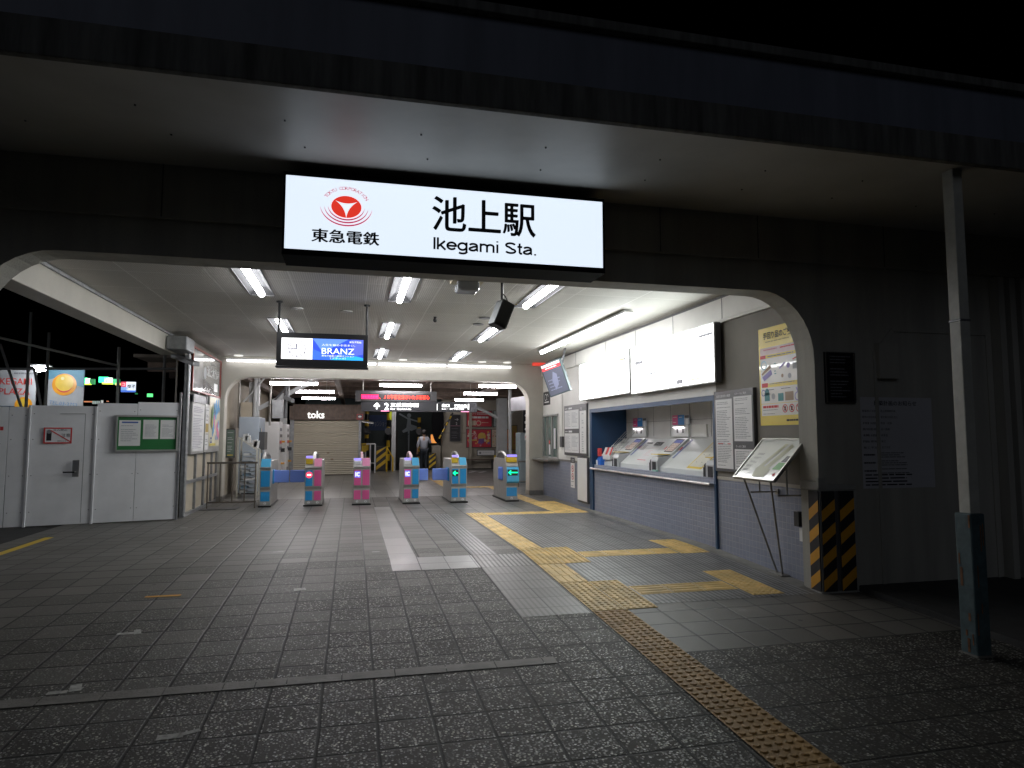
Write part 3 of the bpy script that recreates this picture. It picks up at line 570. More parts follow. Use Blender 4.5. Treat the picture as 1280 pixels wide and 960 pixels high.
# info boards near end
t = empty('information_board', (WX, 7.7, 1.04), 'dark framed double information board of dense print beside the tilted map stand', 'notice board'); board(t, 7.25, 8.16, 1.04, 2.10, d=.05)
P = Panel((WX-.051, 8.14, 1.06), WR, UZ); P.rect(.02,.02,.42,.93,paper); P.rect(.46,.38,.86,.95,paper); P.rect(.46,.02,.86,.28,paper)
P.lines(.05,.05,.39,.90,38,grey_t,2,t=.32,seed=11); P.lines(.49,.41,.83,.93,24,grey_t,2,t=.32,seed=12); P.lines(.49,.05,.83,.26,10,grey_t,2,t=.32,seed=13)
P.text('旅客営業規則の概要', .05,.955,.035,paper,1); P.text('ICカードのご案内',.49,.97,.03,paper,1); P.text('きっぷのご案内',.49,.30,.03,paper,1); P.lines(.07,.3,.2,.36,2,red_t,2); P.lines(.3,.3,.38,.36,2,red_t,3)
P.build('notices', t)
# yellow luggage poster (slightly wavy sheet kept flat within a cm)
P = Panel((WX-.006, 7.17, 1.63), WR, UZ); pw, ph = .80, 1.17; ypost = mat('poster_yellow', (0.86,0.68,0.14), 0.22, var=.05, coat=.5); pwht = mat('poster_white', (0.84,0.82,0.78), 0.22, var=.03, coat=.5)
P.rect(0,0,pw,ph,ypost,0); P.rect(.03,.36,pw-.03,.83,pwht); P.rect(.03,.115,pw-.03,.255,pwht); P.rect(.03,.83,pw-.03,.93,mat('poster_pink',(.72,.55,.52),.3)); P.rect(.03,.26,pw-.03,.45,pwht,1.5); P.rect(.06,.45,pw-.03,.50,ypost,2)
P.text('手回り品のご案内', .10, ph-.14, .085, black_t, 2, w=.60, bold=.02); P.lines(.14,ph-.24,.62,ph-.16,3,mat('ochre_ink',(.35,.25,.03),.6),2)
P.lines(.1,.85,.38,.92,2,mat('rose_ink',(.65,.25,.3),.6),3); P.lines(.42,.85,.72,.92,2,red_t,3); P.rect(.03,.80,.14,.84,red_t,3); P.rect(.14,.80,pw-.05,.84,ypost,3); P.lines(.18,.805,.7,.835,1,grey_t,4)
tl = mat('teal_ink',(.08,.30,.32),.5); vi = mat('violet_ink',(.35,.30,.62),.5); tn = mat('tan_ink',(.38,.27,.18),.5)
P.arc(.10,.72,.05,.01,0,6.28,mat('sky_ink',(.35,.6,.75),.5),3); P.poly([(.06,.58),(.24,.66),(.26,.60),(.10,.53)],vi,3); P.poly([(.05,.62),(.22,.72),(.24,.68),(.06,.60)],tn,3); P.lines(.30,.56,.34,.74,6,tl,3); P.line(.40,.66,.50,.72,.02,vi,3); P.disc(.56,.68,.03,vi,3); P.rect(.64,.63,.71,.70,lgrey_t,3); P.line(.64,.74,.72,.76,.014,red_t,3); P.disc(.45,.57,.022,tn,3); P.disc(.58,.56,.03,lgrey_t,3)
P.rect(.05,.455,.17,.505,red_t,3); P.lines(.2,.46,.7,.5,2,grey_t,3)
P.rect(.10,.29,.20,.39,tl,3); P.disc(.15,.40,.04,tl,3); P.arc(.08,.39,.035,.008,0,6.28,blue_t,4); P.disc(.27,.34,.035,lgrey_t,3); P.rect(.36,.28,.46,.37,tl,3); P.rect(.49,.28,.64,.38,tn,3); P.arc(.71,.32,.045,.012,0,6.28,vi,3); P.line(.69,.42,.73,.34,.018,vi,3); P.lines(.14,.415,.3,.43,1,black_t,3); P.lines(.42,.415,.6,.43,1,black_t,3)
P.lines(.06,.20,.38,.24,1,red_t,2,t=.7); P.lines(.06,.13,.36,.19,4,grey_t,2)
for cx in (.48,.60,.72): P.arc(cx,.19,.042,.011,0,6.283,red_t,2); P.rect(cx-.014,.165,cx+.014,.215,black_t,2); P.line(cx-.03,.22,cx+.03,.16,.009,red_t,3)
P.lines(.5,.03,.74,.08,1,black_t,2)
tag(P.build('luggage_poster'), 'tall yellow and white luggage guide poster on the grey wall beside the arch', 'poster')
# tilted map stand
t = empty('map_stand', (4.7, 6.85, gz(6.85)), 'tilted station map in a steel frame on thin legs against the tiled wall', 'map stand')
bl = at(923, 597.8, 'x', 4.36); br = at(974.4, 602.3, 'x', 4.36); y0m, y1m = br.y, bl.y; zb = (bl.z+br.z)/2
tlc = at(948.7, 548.3, 'x', 4.80); trc = at(1003, 548.3, 'x', 4.80); zt = (tlc.z+trc.z)/2
ym0, ym1 = (y0m+trc.y)/2, (y1m+tlc.y)/2
Vd = Vector((4.78-4.36, 0, zt-zb)); VL = Vd.length; P = Panel((4.36, ym1, zb), WR, Vd, .002); L_ = ym1-ym0
fr = MB(); nrm = P.n
def pbox(mb, a0, b0, a1, b1, d0, d1, m):
    c = P.o + P.u*((a0+a1)/2) + P.v*((b0+b1)/2) + P.n*((d0+d1)/2); mb.obox(c, P.u*((a1-a0)/2), P.v*((b1-b0)/2), P.n*((d1-d0)/2), m)
pbox(fr,0,0,L_,VL,-.025,-.004,dsteel); e=.022
for a in ((0,0,L_,e),(0,VL-e,L_,VL),(0,e,e,VL-e),(L_-e,e,L_,VL-e)): pbox(fr,*a,-.004,.012,steel)
fr.build('map_frame', t, (4.7,6.85,1), bevel=.003)
P.rect(e,e,L_-e,VL-e,mat('map_paper',(.62,.63,.60),.12,var=.03,coat=.6),0); olive=mat('map_olive',(.42,.42,.28),.4)
P.poly([(.30,.14),(.38,.14),(.56,VL-.08),(.50,VL-.08)],olive,1); P.poly([(.42,.14),(.52,.14),(.68,VL-.12),(.62,VL-.08)],olive,1); P.poly([(.34,.04),(.55,.04),(.58,.16),(.42,.2),(.32,.12)],olive,2)
P.poly([(.60,.16),(.74,.16),(.78,.26),(.64,.26)],mat('map_green',(.10,.35,.08),.4),2); P.poly([(.66,.27),(.76,.27),(.79,.36),(.69,.36)],gframe,2); P.disc(.70,.09,.02,red_t,2); P.line(.2,.03,.62,VL-.1,.006,lgrey_t,3)
for k in range(5): P.lines(.06+.02*k,.12+.06*k,.2+.02*k,.15+.06*k,2,grey_t,2,seed=20+k)
P.build('map_sheet', t)
lg1 = MB(); foot = Vector((4.775, 6.88, gz(6.9)+.01)); foot2 = Vector((4.775, 6.78, gz(6.8)+.01))
lt = P.o + P.u*(L_*.22) + P.v*.02 - P.n*.03; rt = P.o + P.u*(L_*.86) + P.v*.02 - P.n*.03
for pp, ft in ((lt, foot), (rt, foot2)):
    m = MB(); m.cyl(pp, ft, .011, dsteel, 8); m.build('leg', t, (4.7,6.85,0))
for pp in (lt, rt):
    m = MB(); q = Vector((WX-.005, pp.y-.02, .86)); m.cyl(Vector((pp.x+.08, pp.y, .86)), q, .009, dsteel, 8); m.cyl(Vector((pp.x+.2, pp.y, .86)), Vector((pp.x+.2, pp.y, zb+.16)), .009, dsteel, 8); m.box(WX-.02, WX-.003, q.y-.03, q.y+.03, .83, .89, dsteel); m.build('wall_bracket', t, (4.8,q.y,.86))
m = MB(); m.box(4.70, 4.815, 6.70, 6.96, gz(6.7)+.008, gz(6.7)+.022, dsteel)
m.build('foot_plate', t, (4.75,6.85,0))
mb = MB(); mb.box(4.74, 4.815, 6.42, 6.5, .52, .68, black); mb.box(4.78, 4.815, 6.41, 6.47, .36, .50, white_pl); tag(mb.build('wall_intercom', None, (4.78, 6.45, .4)), 'small black and white box low on the tiles beside the entrance pillar', 'intercom')
# ---------------------------------------------------------------- ticket machines
pale = mat('machine_grey', (0.68,0.70,0.69), .3, var=.03); midg = mat('machine_mid', (0.46,0.47,0.48), .35, var=.03)
t = empty('ticket_console', (5.2, 10.6, .86), 'long sloping pale grey ticket machine counter in the navy recess', 'ticket console')
sx, szb, szt = 4.97, 1.0, 1.46
m = MB(); prof = [(4.95,.862),(4.95,1.0),(5.50,1.46),(5.558,1.46),(5.558,.862)]
m.prism(prof, lambda a,b,d:(a,d,b), 8.25, 12.99, pale); m.build('console_body', t, (5.2,10.6,.86), bevel=.006)
P = Panel((4.95, 12.99, 1.0), WR, (.55,0,.46), .003); SL = math.hypot(.55,.46)
def yu(px, py=565, X=5.2): return 12.99 - at(px, py, 'x', X).y
m1, m2 = yu(795, X=5.36), yu(846, X=5.36)
P.rect(m1-.95,.08,m1-.42,SL-.10,mat('glossy_sheet',(.70,.71,.70),.2,var=.02)); P.text('お知らせ',m1-.80,SL-.16,.05,black_t,2,bold=.02); P.lines(m1-.9,.14,m1-.5,SL-.2,7,grey_t,2,seed=6); 
P.rect(m1+.42,.32,m1+.72,SL-.10,paper); P.lines(m1+.45,.35,m1+.69,SL-.18,6,grey_t,2,seed=7); P.rect(m1+.45,SL-.15,m1+.69,SL-.12,black_t,2)
P.rect(m2-.95,.06,m2-.52,SL-.06,paper); P.lines(m2-.85,.2,m2-.62,SL-.25,8,mat('pale_red',(.7,.35,.35),.6),2,seed=9,t=.15); P.rect(m2-.88,SL-.2,m2-.56,SL-.10,gframe,2); P.text('きっぷ',m2-.82,SL-.18,.055,paper,3); P.line(m2-.9,.12,m2-.55,.12,.012,red_t,3)
ylb = mat('yellow_tape',(.70,.52,.05),.5); yy0, yy1 = m2+1.05, m2+1.5
P.rect(yy0,.03,yy1,SL-.02,ylb); P.rect(yy0+.03,.07,yy1-.03,SL-.05,mat('cream_sheet',(.66,.64,.55),.4),2)
for i in range(3):
    for j in range(2): P.disc(yy0+.13+.16*j,.17+.17*i,.010,gframe,3,8)
for a in (m1-.25, m1+.32, m2-.35, m2+.36): P.line(a,0.02,a,SL-.02,.006,midg,1)
P.rect(m1+.27,.22,m1+.33,SL-.03,mat('blue_edge',(.18,.22,.42),.4),2); P.rect(m2+.30,.22,m2+.37,SL-.03,mat('blue_edge',(.18,.22,.42),.4),2)
P.build('console_labels', t)
scr_m = glow('ticket_screen', (.20,.18,.17), .9)
def machine(u, label, part=False):
    Y = 12.99-u; t = empty('ticket_machine', (5.0, Y, .862), label, 'ticket machine', 'ticket machines set in the sloping console')
    PP = Panel((4.95, Y+.18, 1.0), WR, (.55,0,.46), .004)
    def pb(mb, a0,b0,a1,b1,d0,d1,m): mb.obox(PP.o+PP.u*((a0+a1)/2)+PP.v*((b0+b1)/2)+PP.n*((d0+d1)/2), PP.u*((a1-a0)/2), PP.v*((b1-b0)/2), PP.n*((d1-d0)/2), m)
    m = MB(); pb(m, 0,.28,.40,SL-.02,0.004,.035,pale); m.build('screen_bezel', t, (5.0,Y,.86), bevel=.004)
    PP2 = Panel(PP.p(0,0,0)+PP.n*.036, WR, (.55,0,.46), .002); PP2.rect(.05,.33,.35,SL-.05,black,0); PP2.rect(.07,.35,.33,SL-.16,glow('screen_tan',(.30,.22,.19),.5),1); PP2.rect(.07,SL-.155,.33,SL-.08,glow('screen_blue',(.10,.12,.30),.5),1)
    for i in range(4):
        for j in range(3): PP2.frame(.085+.08*j,.365+.05*i,.085+.08*j+.07,.365+.05*i+.042,.005,glow('screen_line',(.7,.65,.6),.35),2)
    PP2.build('touch_screen', t)
    PP3 = Panel(PP.p(0,0,0)+PP.n*.001, WR, (.55,0,.46), .004); PP3.rect(-.13,.42,-.03,.50,red_t,1); PP3.rect(.43,.42,.53,.50,red_t,1); PP3.build('red_label', t)
    m = MB()      # ticket and coin block standing out of the slope
    m.prism([(4.90,.862),(4.90,1.10),(4.93,1.16),(5.16,1.19),(5.16,.862)], lambda a,b,d:(a,d,b), Y-.20, Y+.05, midg)
    m.build('coin_block', t, (5.0,Y,.86), bevel=.008)
    m = MB(); m.box(4.893,4.899,Y-.15,Y-.02,.93,1.08,black); m.box(4.92,5.10,Y+.06,Y+.15,.90,1.06,black); m.ball((4.96,Y+.11,1.08),.045,black,10,6); m.box(4.87,4.95,Y-.20,Y+.18,.862,.885,black)
    m.build('ticket_slot', t, (5.0,Y,.86)); m = MB(); m.box(4.94,5.15,Y-.17,Y+.12,1.196,1.206,yellow); m.build('yellow_lip', t, (5.0,Y,.86))
for k,(u,l) in enumerate(((m1,'ticket machine nearer the leaflet rack at the far end of the console'),(m2,'ticket machine in the middle of the console below the second fare pictogram'),(yy1+.30,'ticket machine at the near end, half hidden by the navy post'))): machine(u,l)
def picto(px0, px1, py0, py1, label):
    a = at(px0, py1, 'x', RC-.06); b = at(px1, py0, 'x', RC-.06); w_ = a.y-b.y; h_ = b.z-a.z
    t = empty('call_unit', (RC, a.y-w_/2, a.z), label, 'call unit', 'pictogram call units on the recess wall')
    m = MB(); m.box(RC-.06, RC-.001, b.y, a.y, a.z, a.z+h_*.53, pale); m.box(RC-.10,RC-.06,b.y+w_*.15,a.y-w_*.15,a.z+h_*.44,a.z+h_*.52,white_pl); m.build('housing', t, (RC,a.y,a.z), bevel=.006)
    P = Panel((RC-.061, a.y, a.z), WR, UZ, .002); P.rect(w_*.34,h_*.18,w_*.75,h_*.36,gframe); P.disc(w_*.55,h_*.32,w_*.12,white_pl,2); P.build('speaker_grille', t)
    m = MB(); m.box(RC-.095,RC-.065,b.y+w_*.22,a.y-w_*.22,a.z+h_*.425,a.z+h_*.439,glow('small_lamp',(1,.9,.95),9)); m.build('lamp', t, (RC,a.y,a.z))
    P = Panel((RC-.03, a.y, a.z+h_*.55), WR, UZ, .002); P.rect(0,0,w_*.33,h_*.45,mat('pic_pink',(.72,.08,.25),.4)); P.rect(w_*.33,0,w_*.70,h_*.45,mat('pic_blue',(.03,.25,.65),.4)); P.rect(w_*.70,0,w_,h_*.45,mat('pic_grey',(.5,.55,.6),.4)); P.rect(w_*.73,h_*.3,w_*.97,h_*.42,gframe,2)
    P.lines(w_*.05,h_*.08,w_*.28,h_*.40,4,white_pl,2); P.lines(w_*.4,h_*.08,w_*.6,h_*.40,3,white_pl,2); P.disc(w_*.85,h_*.14,w_*.08,white_pl,2); P.build('pictogram', t)
picto(790,806.5,522,546,'call unit with pink and blue pictogram above the farther ticket machine'); picto(839,860,518,546,'call unit with pink and blue pictogram above the middle ticket machine')
a = at(861,546,'x',RC-.02); b = at(883,530,'x',RC-.02); mb = MB(); mb.box(RC-.02,RC-.001,b.y,a.y,a.z,b.z,wall_white); tag(mb.build('blank_panel',None,tuple(a)),'blank pale rectangular panel on the recess wall right of the call units','panel')
# leaflet rack + blue box
t = empty('leaflet_rack', (5.1,12.7,.9), 'wire leaflet rack of red leaflets at the far corner of the console', 'leaflet rack')
m = MB()
for k in range(5): y = 12.35+.12*k; m.cyl((4.98,y,1.12),(5.45,y-.05,1.60),.006,steel,6)
for f in (.1,.4,.7): m.cyl((4.98+.47*f,12.33,1.12+.48*f),(4.98+.47*f,12.85,1.12+.48*f),.005,steel,6)
m.build('wire_frame', t, (5.1,12.7,.9)); m = MB(); m.box(4.92,4.99,12.36,12.78,1.04,1.14,white_pl); m.build('tray', t, (5.1,12.7,.9), bevel=.004)
for k,(y,c) in enumerate(((12.70,paper),(12.57,red_t),(12.46,paper),(12.40,red_t))):
    m = MB(); m.obox((4.96,y,1.20),(.035,0,.08),(0,.05,0),(.004,0,-.002),c); m.build('leaflet', t, (5.1,12.7,.9))
mb = MB(); mb.prism([(4.86,.862),(4.86,1.02),(4.93,1.12),(5.0,1.12),(5.0,.862)], lambda a,b,d:(a,d,b), 12.72,12.93, mat('leaflet_blue',(.02,.15,.62),.4)); mb.box(4.87,4.93,12.78,12.88,1.10,1.26,red_t); mb.box(4.852,4.858,12.84,12.93,.90,1.02,white_pl)
tag(mb.build('leaflet_box',None,(4.9,12.8,.862),bevel=.004),'bright blue leaflet box at the far end of the steel counter rail','leaflet box')
mb = MB(); q = 12.99-yu(820,588,4.9); mb.box(4.85,4.90,q-.1,q+.05,.862,.95,mat('green_label',(.25,.5,.42),.3)); tag(mb.build('coin_tray_sign',None,(4.87,q,.862),bevel=.01),'small green block on the counter rail between two ticket machines','counter block')
# hanging television by the ticket office
t = empty('hanging_television', (4.6, 14.2, 3.3), 'tilted hanging television with a red banner beside the fare boards', 'television')
tl_, tr_, br_, bl_ = at(678,456,'y',13.55), at(705,448,'y',13.2), at(713,488,'y',13.2), at(688,497,'y',13.55)
o_ = bl_; u_ = (br_-bl_); v_ = (tl_-bl_); v_ = v_ - u_.normalized()*v_.dot(u_.normalized()); uw, vh = u_.length, v_.length
u_.normalize(); v_.normalize(); n_ = u_.cross(v_)
m = MB(); m.obox(o_+u_*uw/2+v_*vh/2-n_*.045, u_*(uw/2), v_*(vh/2), n_*.043, mat('tv_case',(.10,.13,.14),.4)); m.build('casing', t, tuple(o_), bevel=.008)
P = Panel(o_, u_, v_, .002); e=.025; P.rect(e,e,uw-e,vh-e,glow('tv_grey',(.10,.105,.14),.8),1); P.rect(e,vh-.15,uw-e,vh-.08,glow('tv_red',(.8,.06,.07),1),2); P.rect(e,vh-.08,uw-e,vh-e,glow('tv_white',(.8,.8,.78),.9),2); P.poly([(uw*.4,vh*.15),(uw*.6,vh*.3),(uw*.65,vh*.6),(uw*.5,vh*.7),(uw*.35,vh*.45)],glow('tv_pale',(.2,.21,.30),.8),2)
P.lines(.08,.1,uw-.08,vh-.2,6,glow('tv_pale',(.2,.21,.30),.8),3,seed=31,t=.3); P.lines(.1,vh-.14,uw-.1,vh-.09,1,glow('tv_white',(.8,.8,.78),.9),4); P.build('screen', t)
m = MB(); c = o_+u_*uw*.75+v_*vh*.6-n_*.09; m.cyl(c, (c.x+.12,c.y+.05,3.38), .022, gframe, 10); m.obox(c, u_*.12, v_*.14, n_*.03, gframe); m.build('ceiling_bracket', t, tuple(c))
# small black sign by the beam
P = Panel((WX-.004,16.65,2.30),WR,UZ); P.rect(0,0,.62,.34,black_t,0); P.arc(.2,.2,.08,.02,.5,5.5,paper,1); P.arc(.36,.2,.07,.02,0,4.5,paper,1); P.rect(.1,.06,.5,.09,paper,1); tag(P.build('lounge_sign'),'small black sign with white script above the ticket office window','sign')
mb = MB(); mb.box(WX-.05,WX,14.93,15.12,1.25,1.50,gframe); mb.cyl((WX-.02,15.02,1.5),(WX-.02,15.02,3.06),.012,wall_white,6); tag(mb.build('switch_box',None,(WX,15,1.3)),'grey switch box with conduit on the white wall beside the timetable board','switch box')
mb = MB(); q = at(675,456,'z',3.33); mb.box(q.x-.2,q.x+.2,q.y-.05,q.y+.05,3.30,3.379,glow('red_lamp',(.7,.06,.04),.8)); tag(mb.build('alarm_lamp',None,tuple(q),bevel=.01),'small red lamp on the ceiling beside the inner beam','lamp')
# ================================================================ things hanging in the hall
t = empty('clock_display', (-.47, 9.6, 3.38), 'hanging display with a white clock face and blue advertisement', 'display')
YM = 9.6; tlc = at(346,414,'y',YM); brc = at(459.5,463,'y',YM); x0,x1,z0,z1 = tlc.x,brc.x,brc.z+.03,tlc.z-.01
m = MB(); m.box(x0,x1,YM,YM+.14,z0,z1,black); m.box(x0-.01,x1+.01,YM-.012,YM+.15,z0-.012,z0+.01,black); m.build('casing', t, (x0,YM,z0), bevel=.006)
sw0, sw1, sh0, sh1 = .065, (x1-x0)-.065, .105, (z1-z0)-.075
P = Panel((x0,YM-.001,z0),UX,UZ,.0015); mid = sw0+(sw1-sw0)*.375
P.rect(sw0,sh0,mid,sh1,glow('clock_white',(1,.99,.98),1.1)); pal=[glow('ad_%d'%i,c,1.0) for i,c in enumerate(((.03,.08,.62),(.05,.16,.80),(.03,.42,.85),(.10,.14,.60),(.12,.26,.75)))]
P.rect(mid,sh0,sw1,sh1,pal[0]); H2=sh1-sh0; W2=sw1-mid
P.poly([(mid,sh0),(mid+W2*.55,sh0),(mid,sh0+H2*.5)],pal[1],2); P.poly([(mid+W2*.35,sh0),(mid+W2,sh0),(mid+W2,sh0+H2*.12),(mid+W2*.6,sh0+H2*.35)],pal[2],3); P.poly([(mid,sh1),(mid+W2*.7,sh1),(mid+W2*.2,sh0+H2*.35)],pal[4],2); P.poly([(mid+W2*.75,sh1),(mid+W2,sh1),(mid+W2,sh0+H2*.3),(mid+W2*.8,sh0+H2*.2)],pal[3],2); P.poly([(mid+W2*.5,sh0+H2*.1),(mid+W2*.85,sh0+H2*.2),(mid+W2*.6,sh0+H2*.6)],pal[1],4)
wt = glow('ad_white',(.95,.97,1),1.2); P.text('BRANZ',mid+W2*.18,sh0+H2*.28,H2*.28,wt,6,w=W2*.64,bold=.0,res=3); P.text('人生を極める住まい。',mid+W2*.18,sh0+H2*.66,H2*.10,wt,6,w=W2*.66); P.text('東急不動産の新築マンション',mid+W2*.18,sh0+H2*.15,H2*.08,wt,6,w=W2*.64); P.text('［ブランズ］',mid+W2*.35,sh0+H2*.04,H2*.08,wt,6,w=W2*.3); P.text('東急不動産',mid+W2*.72,sh0+H2*.83,H2*.09,wt,6,w=W2*.24)
ccx, ccy, cr = (sw0+mid)/2, (sh0+sh1)/2, H2*.40; ck = glow('clock_digit',(.10,.10,.18),.6)
for k in range(1,13): a = math.pi/2-k*math.pi/6; [P.text(str(k),ccx+cr*.95*math.cos(a)+.002*q_,ccy+cr*.92*math.sin(a),H2*.14,ck,2+.3*q_,center=True) for q_ in range(2)]
am = math.pi/2-44*math.pi/30; ah = math.pi/2-(11+44/60)*math.pi/6; P.line(ccx,ccy,ccx+cr*.8*math.cos(am),ccy+cr*.8*math.sin(am),.013,ck,3); P.line(ccx,ccy,ccx+cr*.55*math.cos(ah),ccy+cr*.55*math.sin(ah),.016,ck,4)
P.build('screen', t)
for xx in (x0+.02, x1-.02): m = MB(); m.cyl((xx,YM+.07,z1-.05),(xx,YM+.07,3.38),.017,black,10); m.cyl((xx,YM+.07,3.36),(xx,YM+.07,3.379),.045,black,12); m.build('hanger', t, (xx,YM,z1))
# speaker
t = empty('hanging_speaker', (1.66,7.45,3.38), 'dark box loudspeaker hanging from a ceiling pole behind the sign', 'loudspeaker')
m = MB(); m.cyl((1.66,7.45,3.38),(1.66,7.45,3.02),.016,black,10); m.cyl((1.66,7.45,3.37),(1.66,7.45,3.379),.05,gframe,12); m.build('pole', t, (1.66,7.45,3.2))
A = Vector((1.72,7.45,3.06)); Bv = Vector((1.585,7.42,2.72)); dn_ = (Bv-A).normalized(); u_ = Vector((.93,.25,0)); u_ = (u_-dn_*u_.dot(dn_)).normalized(); n_ = u_.cross(dn_)
m = MB(); m.obox((A+Bv)/2+Vector((0,0,.01)), u_*.085, dn_*.16, n_*.09, black); m.build('cabinet', t, (1.66,7.45,2.9), bevel=.02)
m = MB(); m.obox((A+Bv)/2-u_*.088, u_*.004, dn_*.14, n_*.075, galv); m.build('side_plate', t, (1.66,7.45,2.9)); 
m = MB(); pts_=[Vector((1.66,7.45,3.1))+Vector((.06*math.sin(k*.45),-.05,.04*math.cos(k*.6)-.02*k)) for k in range(7)]
for a,b in zip(pts_,pts_[1:]): m.cyl(a,b,.006,black,6)
m.build('cable', t, (1.66,7.45,3.0))
# projector/air unit box
t = empty('ceiling_unit', (1.33,7.75,3.38), 'pale rounded ceiling unit between the tubes just inside the entrance', 'ceiling unit')
m = MB(); m.box(1.12,1.50,7.62,7.95,3.345,3.379,mat('aged_beige',(.45,.38,.25),.6)); m.build('mounting_plate', t, (1.33,7.75,3.38)); m = MB(); m.box(1.17,1.44,7.66,7.92,3.22,3.345,mat('clear_cover',(.40,.42,.46),.15,coat=.6)); m.build('cover', t, (1.33,7.75,3.3), bevel=.035)
for k,(px,py,l) in enumerate(((371,385,'left of the pair behind the clock display'),(433,389,'right of the pair behind the clock display'),(606,397,'nearer one by the loudspeaker'),(598,405,'farther one by the loudspeaker'))):
    q = at(px,py,'z',3.38); m = MB(); m.cyl((q.x,q.y,3.379),(q.x,q.y,3.365),.09,alu if k<2 else gframe,18); tag(m.build('ceiling_speaker',None,tuple(q)),'round flush ceiling speaker, '+l,'ceiling speaker','round flush ceiling speakers')
m = MB(); q = at(544,396,'z',3.38); m.cyl((q.x,q.y,3.379),(q.x,q.y,3.33),.025,black,10); m.ball((q.x,q.y,3.325),.035,black); tag(m.build('dome_sensor',None,tuple(q)),'small black sensor on the ceiling between middle and right tube rows','sensor')
for k,(px,py,l) in enumerate(((304,448,'leftmost'),(500,455,'second from left'),(560,456,'third from left'),(594,457,'fourth from left'),(625,457,'rightmost'))):
    q = at(px,py,'z',3.38); m = MB(); m.cyl((q.x,min(q.y,16.4),3.379),(q.x,min(q.y,16.4),3.36),.10,glow('downlight',(.8,.8,.75),.9),16); tag(m.build('downlight',None,(q.x,min(q.y,16.4),3.36)),f'round downlight in the ceiling along the inner beam, {l}','downlight','round downlights before the inner beam')
# duct box at left beam end
t = empty('junction_duct',(-3.1,13.2,2.9),'grey metal duct box with vertical pipe at the end of the left beam','duct box')
m = MB(); m.box(-3.26,-2.92,12.9,13.5,3.05,3.30,galv); m.build('duct_box',t,(-3.1,13.2,3),bevel=.02); m = MB(); m.cyl((-3.0,13.45,.05),(-3.0,13.45,3.05),.022,galv,10); m.build('pipe',t,(-3.0,13.45,1.5))
t = empty('security_camera',(-3.1,12.6,2.9),'grey security camera housing pointing right from the left wall post','camera')
p0, p1 = at(218,445,'y',13.3), at(245,455,'y',12.4); m = MB(); m.obox((p0+p1)/2,(p1-p0)/2,Vector((.05,.05,0)),Vector((0,0,.04)),gframe); m.build('housing',t,tuple((p0+p1)/2),bevel=.01)
m = MB(); m.cyl(p0,(-3.1,13.6,p0.z),.02,gframe,8); m.build('arm',t,tuple(p0))
# ================================================================ left wall things
X = -3.022
t = empty('advertising_panel',(X,15.4,2.42),'large glossy grey advertising panel in a red frame high on the left wall','advertising panel')
fr_ = mat('red_frame',(.30,.06,.045),.4); m = MB(); y0,y1,z0,z1 = 13.85,16.66,2.38,3.25
m.box(X-.04,X,y0,y1,z0,z1,mat('ad_smoke',(.30,.30,.30),.10,var=.08,coat=.8)); 
for a in ((y0,y1,z0,z0+.035),(y0,y1,z1-.035,z1),(y0,y0+.035,z0+.035,z1-.035),(y1-.035,y1,z0+.035,z1-.035)): m.box(X-.04,X+.02,*a,fr_)
m.build('panel',t,(X,15.4,2.4)); P = Panel((X+.001,y0,z0),WL,UZ); P.rect(.04,.04,.95,.83,mat('ad_pale',(.55,.55,.56),.10,coat=.8)); P.text('池上本門寺',1.35,.40,.22,white_pl,2,w=1.25,bold=.01); P.text('日蓮宗大本山',1.6,.66,.07,white_pl,2,w=.7); P.rect(2.1,.12,2.5,.30,white_pl,2); P.disc(1.15,.45,.13,lgrey_t,2); P.build('lettering',t)
t = empty('route_map_board',(X,14.4,1.15),'tall silver framed fare table board on the left wall, nearest the hoarding','notice board'); m = MB(); m.box(X-.03,X+.03,13.85,14.95,1.16,2.30,alu); m.box(X-.03,X+.05,13.85,14.95,2.16,2.32,galv); m.build('frame',t,(X,14.4,1.2),bevel=.004)
P = Panel((X+.031,13.85,1.16),WL,UZ); P.rect(.05,.05,1.05,.97,paper); P.lines(.1,.1,1.0,.93,26,mat('violet_grey',(.4,.38,.45),.6),2,seed=41,gap=.08,t=.5); P.build('sheet',t)
t = empty('narrow_notice_board',(X,15.2,1.15),'narrow silver notice board with an orange strip between two larger boards','notice board'); m = MB(); m.box(X-.03,X+.03,15.02,15.40,1.17,2.18,alu); m.build('frame',t,(X,15.2,1.2),bevel=.004)
P = Panel((X+.031,15.02,1.17),WL,UZ); P.rect(.05,.05,.33,.93,paper); P.rect(.05,.42,.33,.6,mat('ochre',(.5,.36,.08),.5),2); P.lines(.07,.1,.31,.4,8,grey_t,2); P.lines(.07,.62,.31,.9,8,grey_t,2); P.build('sheet',t)
t = empty('picture_poster',(X,15.9,1.15),'colourful poster of blue and pink shapes on the left wall beside the inner pillar','poster'); m = MB(); m.box(X-.03,X+.02,15.44,16.64,1.16,2.37,alu); m.build('frame',t,(X,15.9,1.2))
P = Panel((X+.021,15.44,1.16),WL,UZ); P.rect(.02,.13,1.17,1.19,mat('pcream',(.70,.66,.50),.4)); pc = [mat('p_'+n,c,.4) for n,c in (('blue',(.10,.35,.65)),('pink',(.75,.25,.42)),('leaf',(.18,.30,.12)),('yel',(.65,.55,.12)),('pal',(.6,.72,.75)))]
R = random.Random(3)
for k in range(26):
    cx = R.uniform(.3,1.08); cy = R.uniform(.30,1.1); c = pc[0] if cy > .75 else pc[R.choice((0,1,1,4))]; r = R.uniform(.05,.13); n=7; P.poly([(min(1.16,max(.03,cx+r*R.uniform(.5,1.1)*math.cos(6.283*i/n))),min(1.18,max(.14,cy+r*R.uniform(.6,1.2)*math.sin(6.283*i/n)))) for i in range(n)],c,2+k*.3)
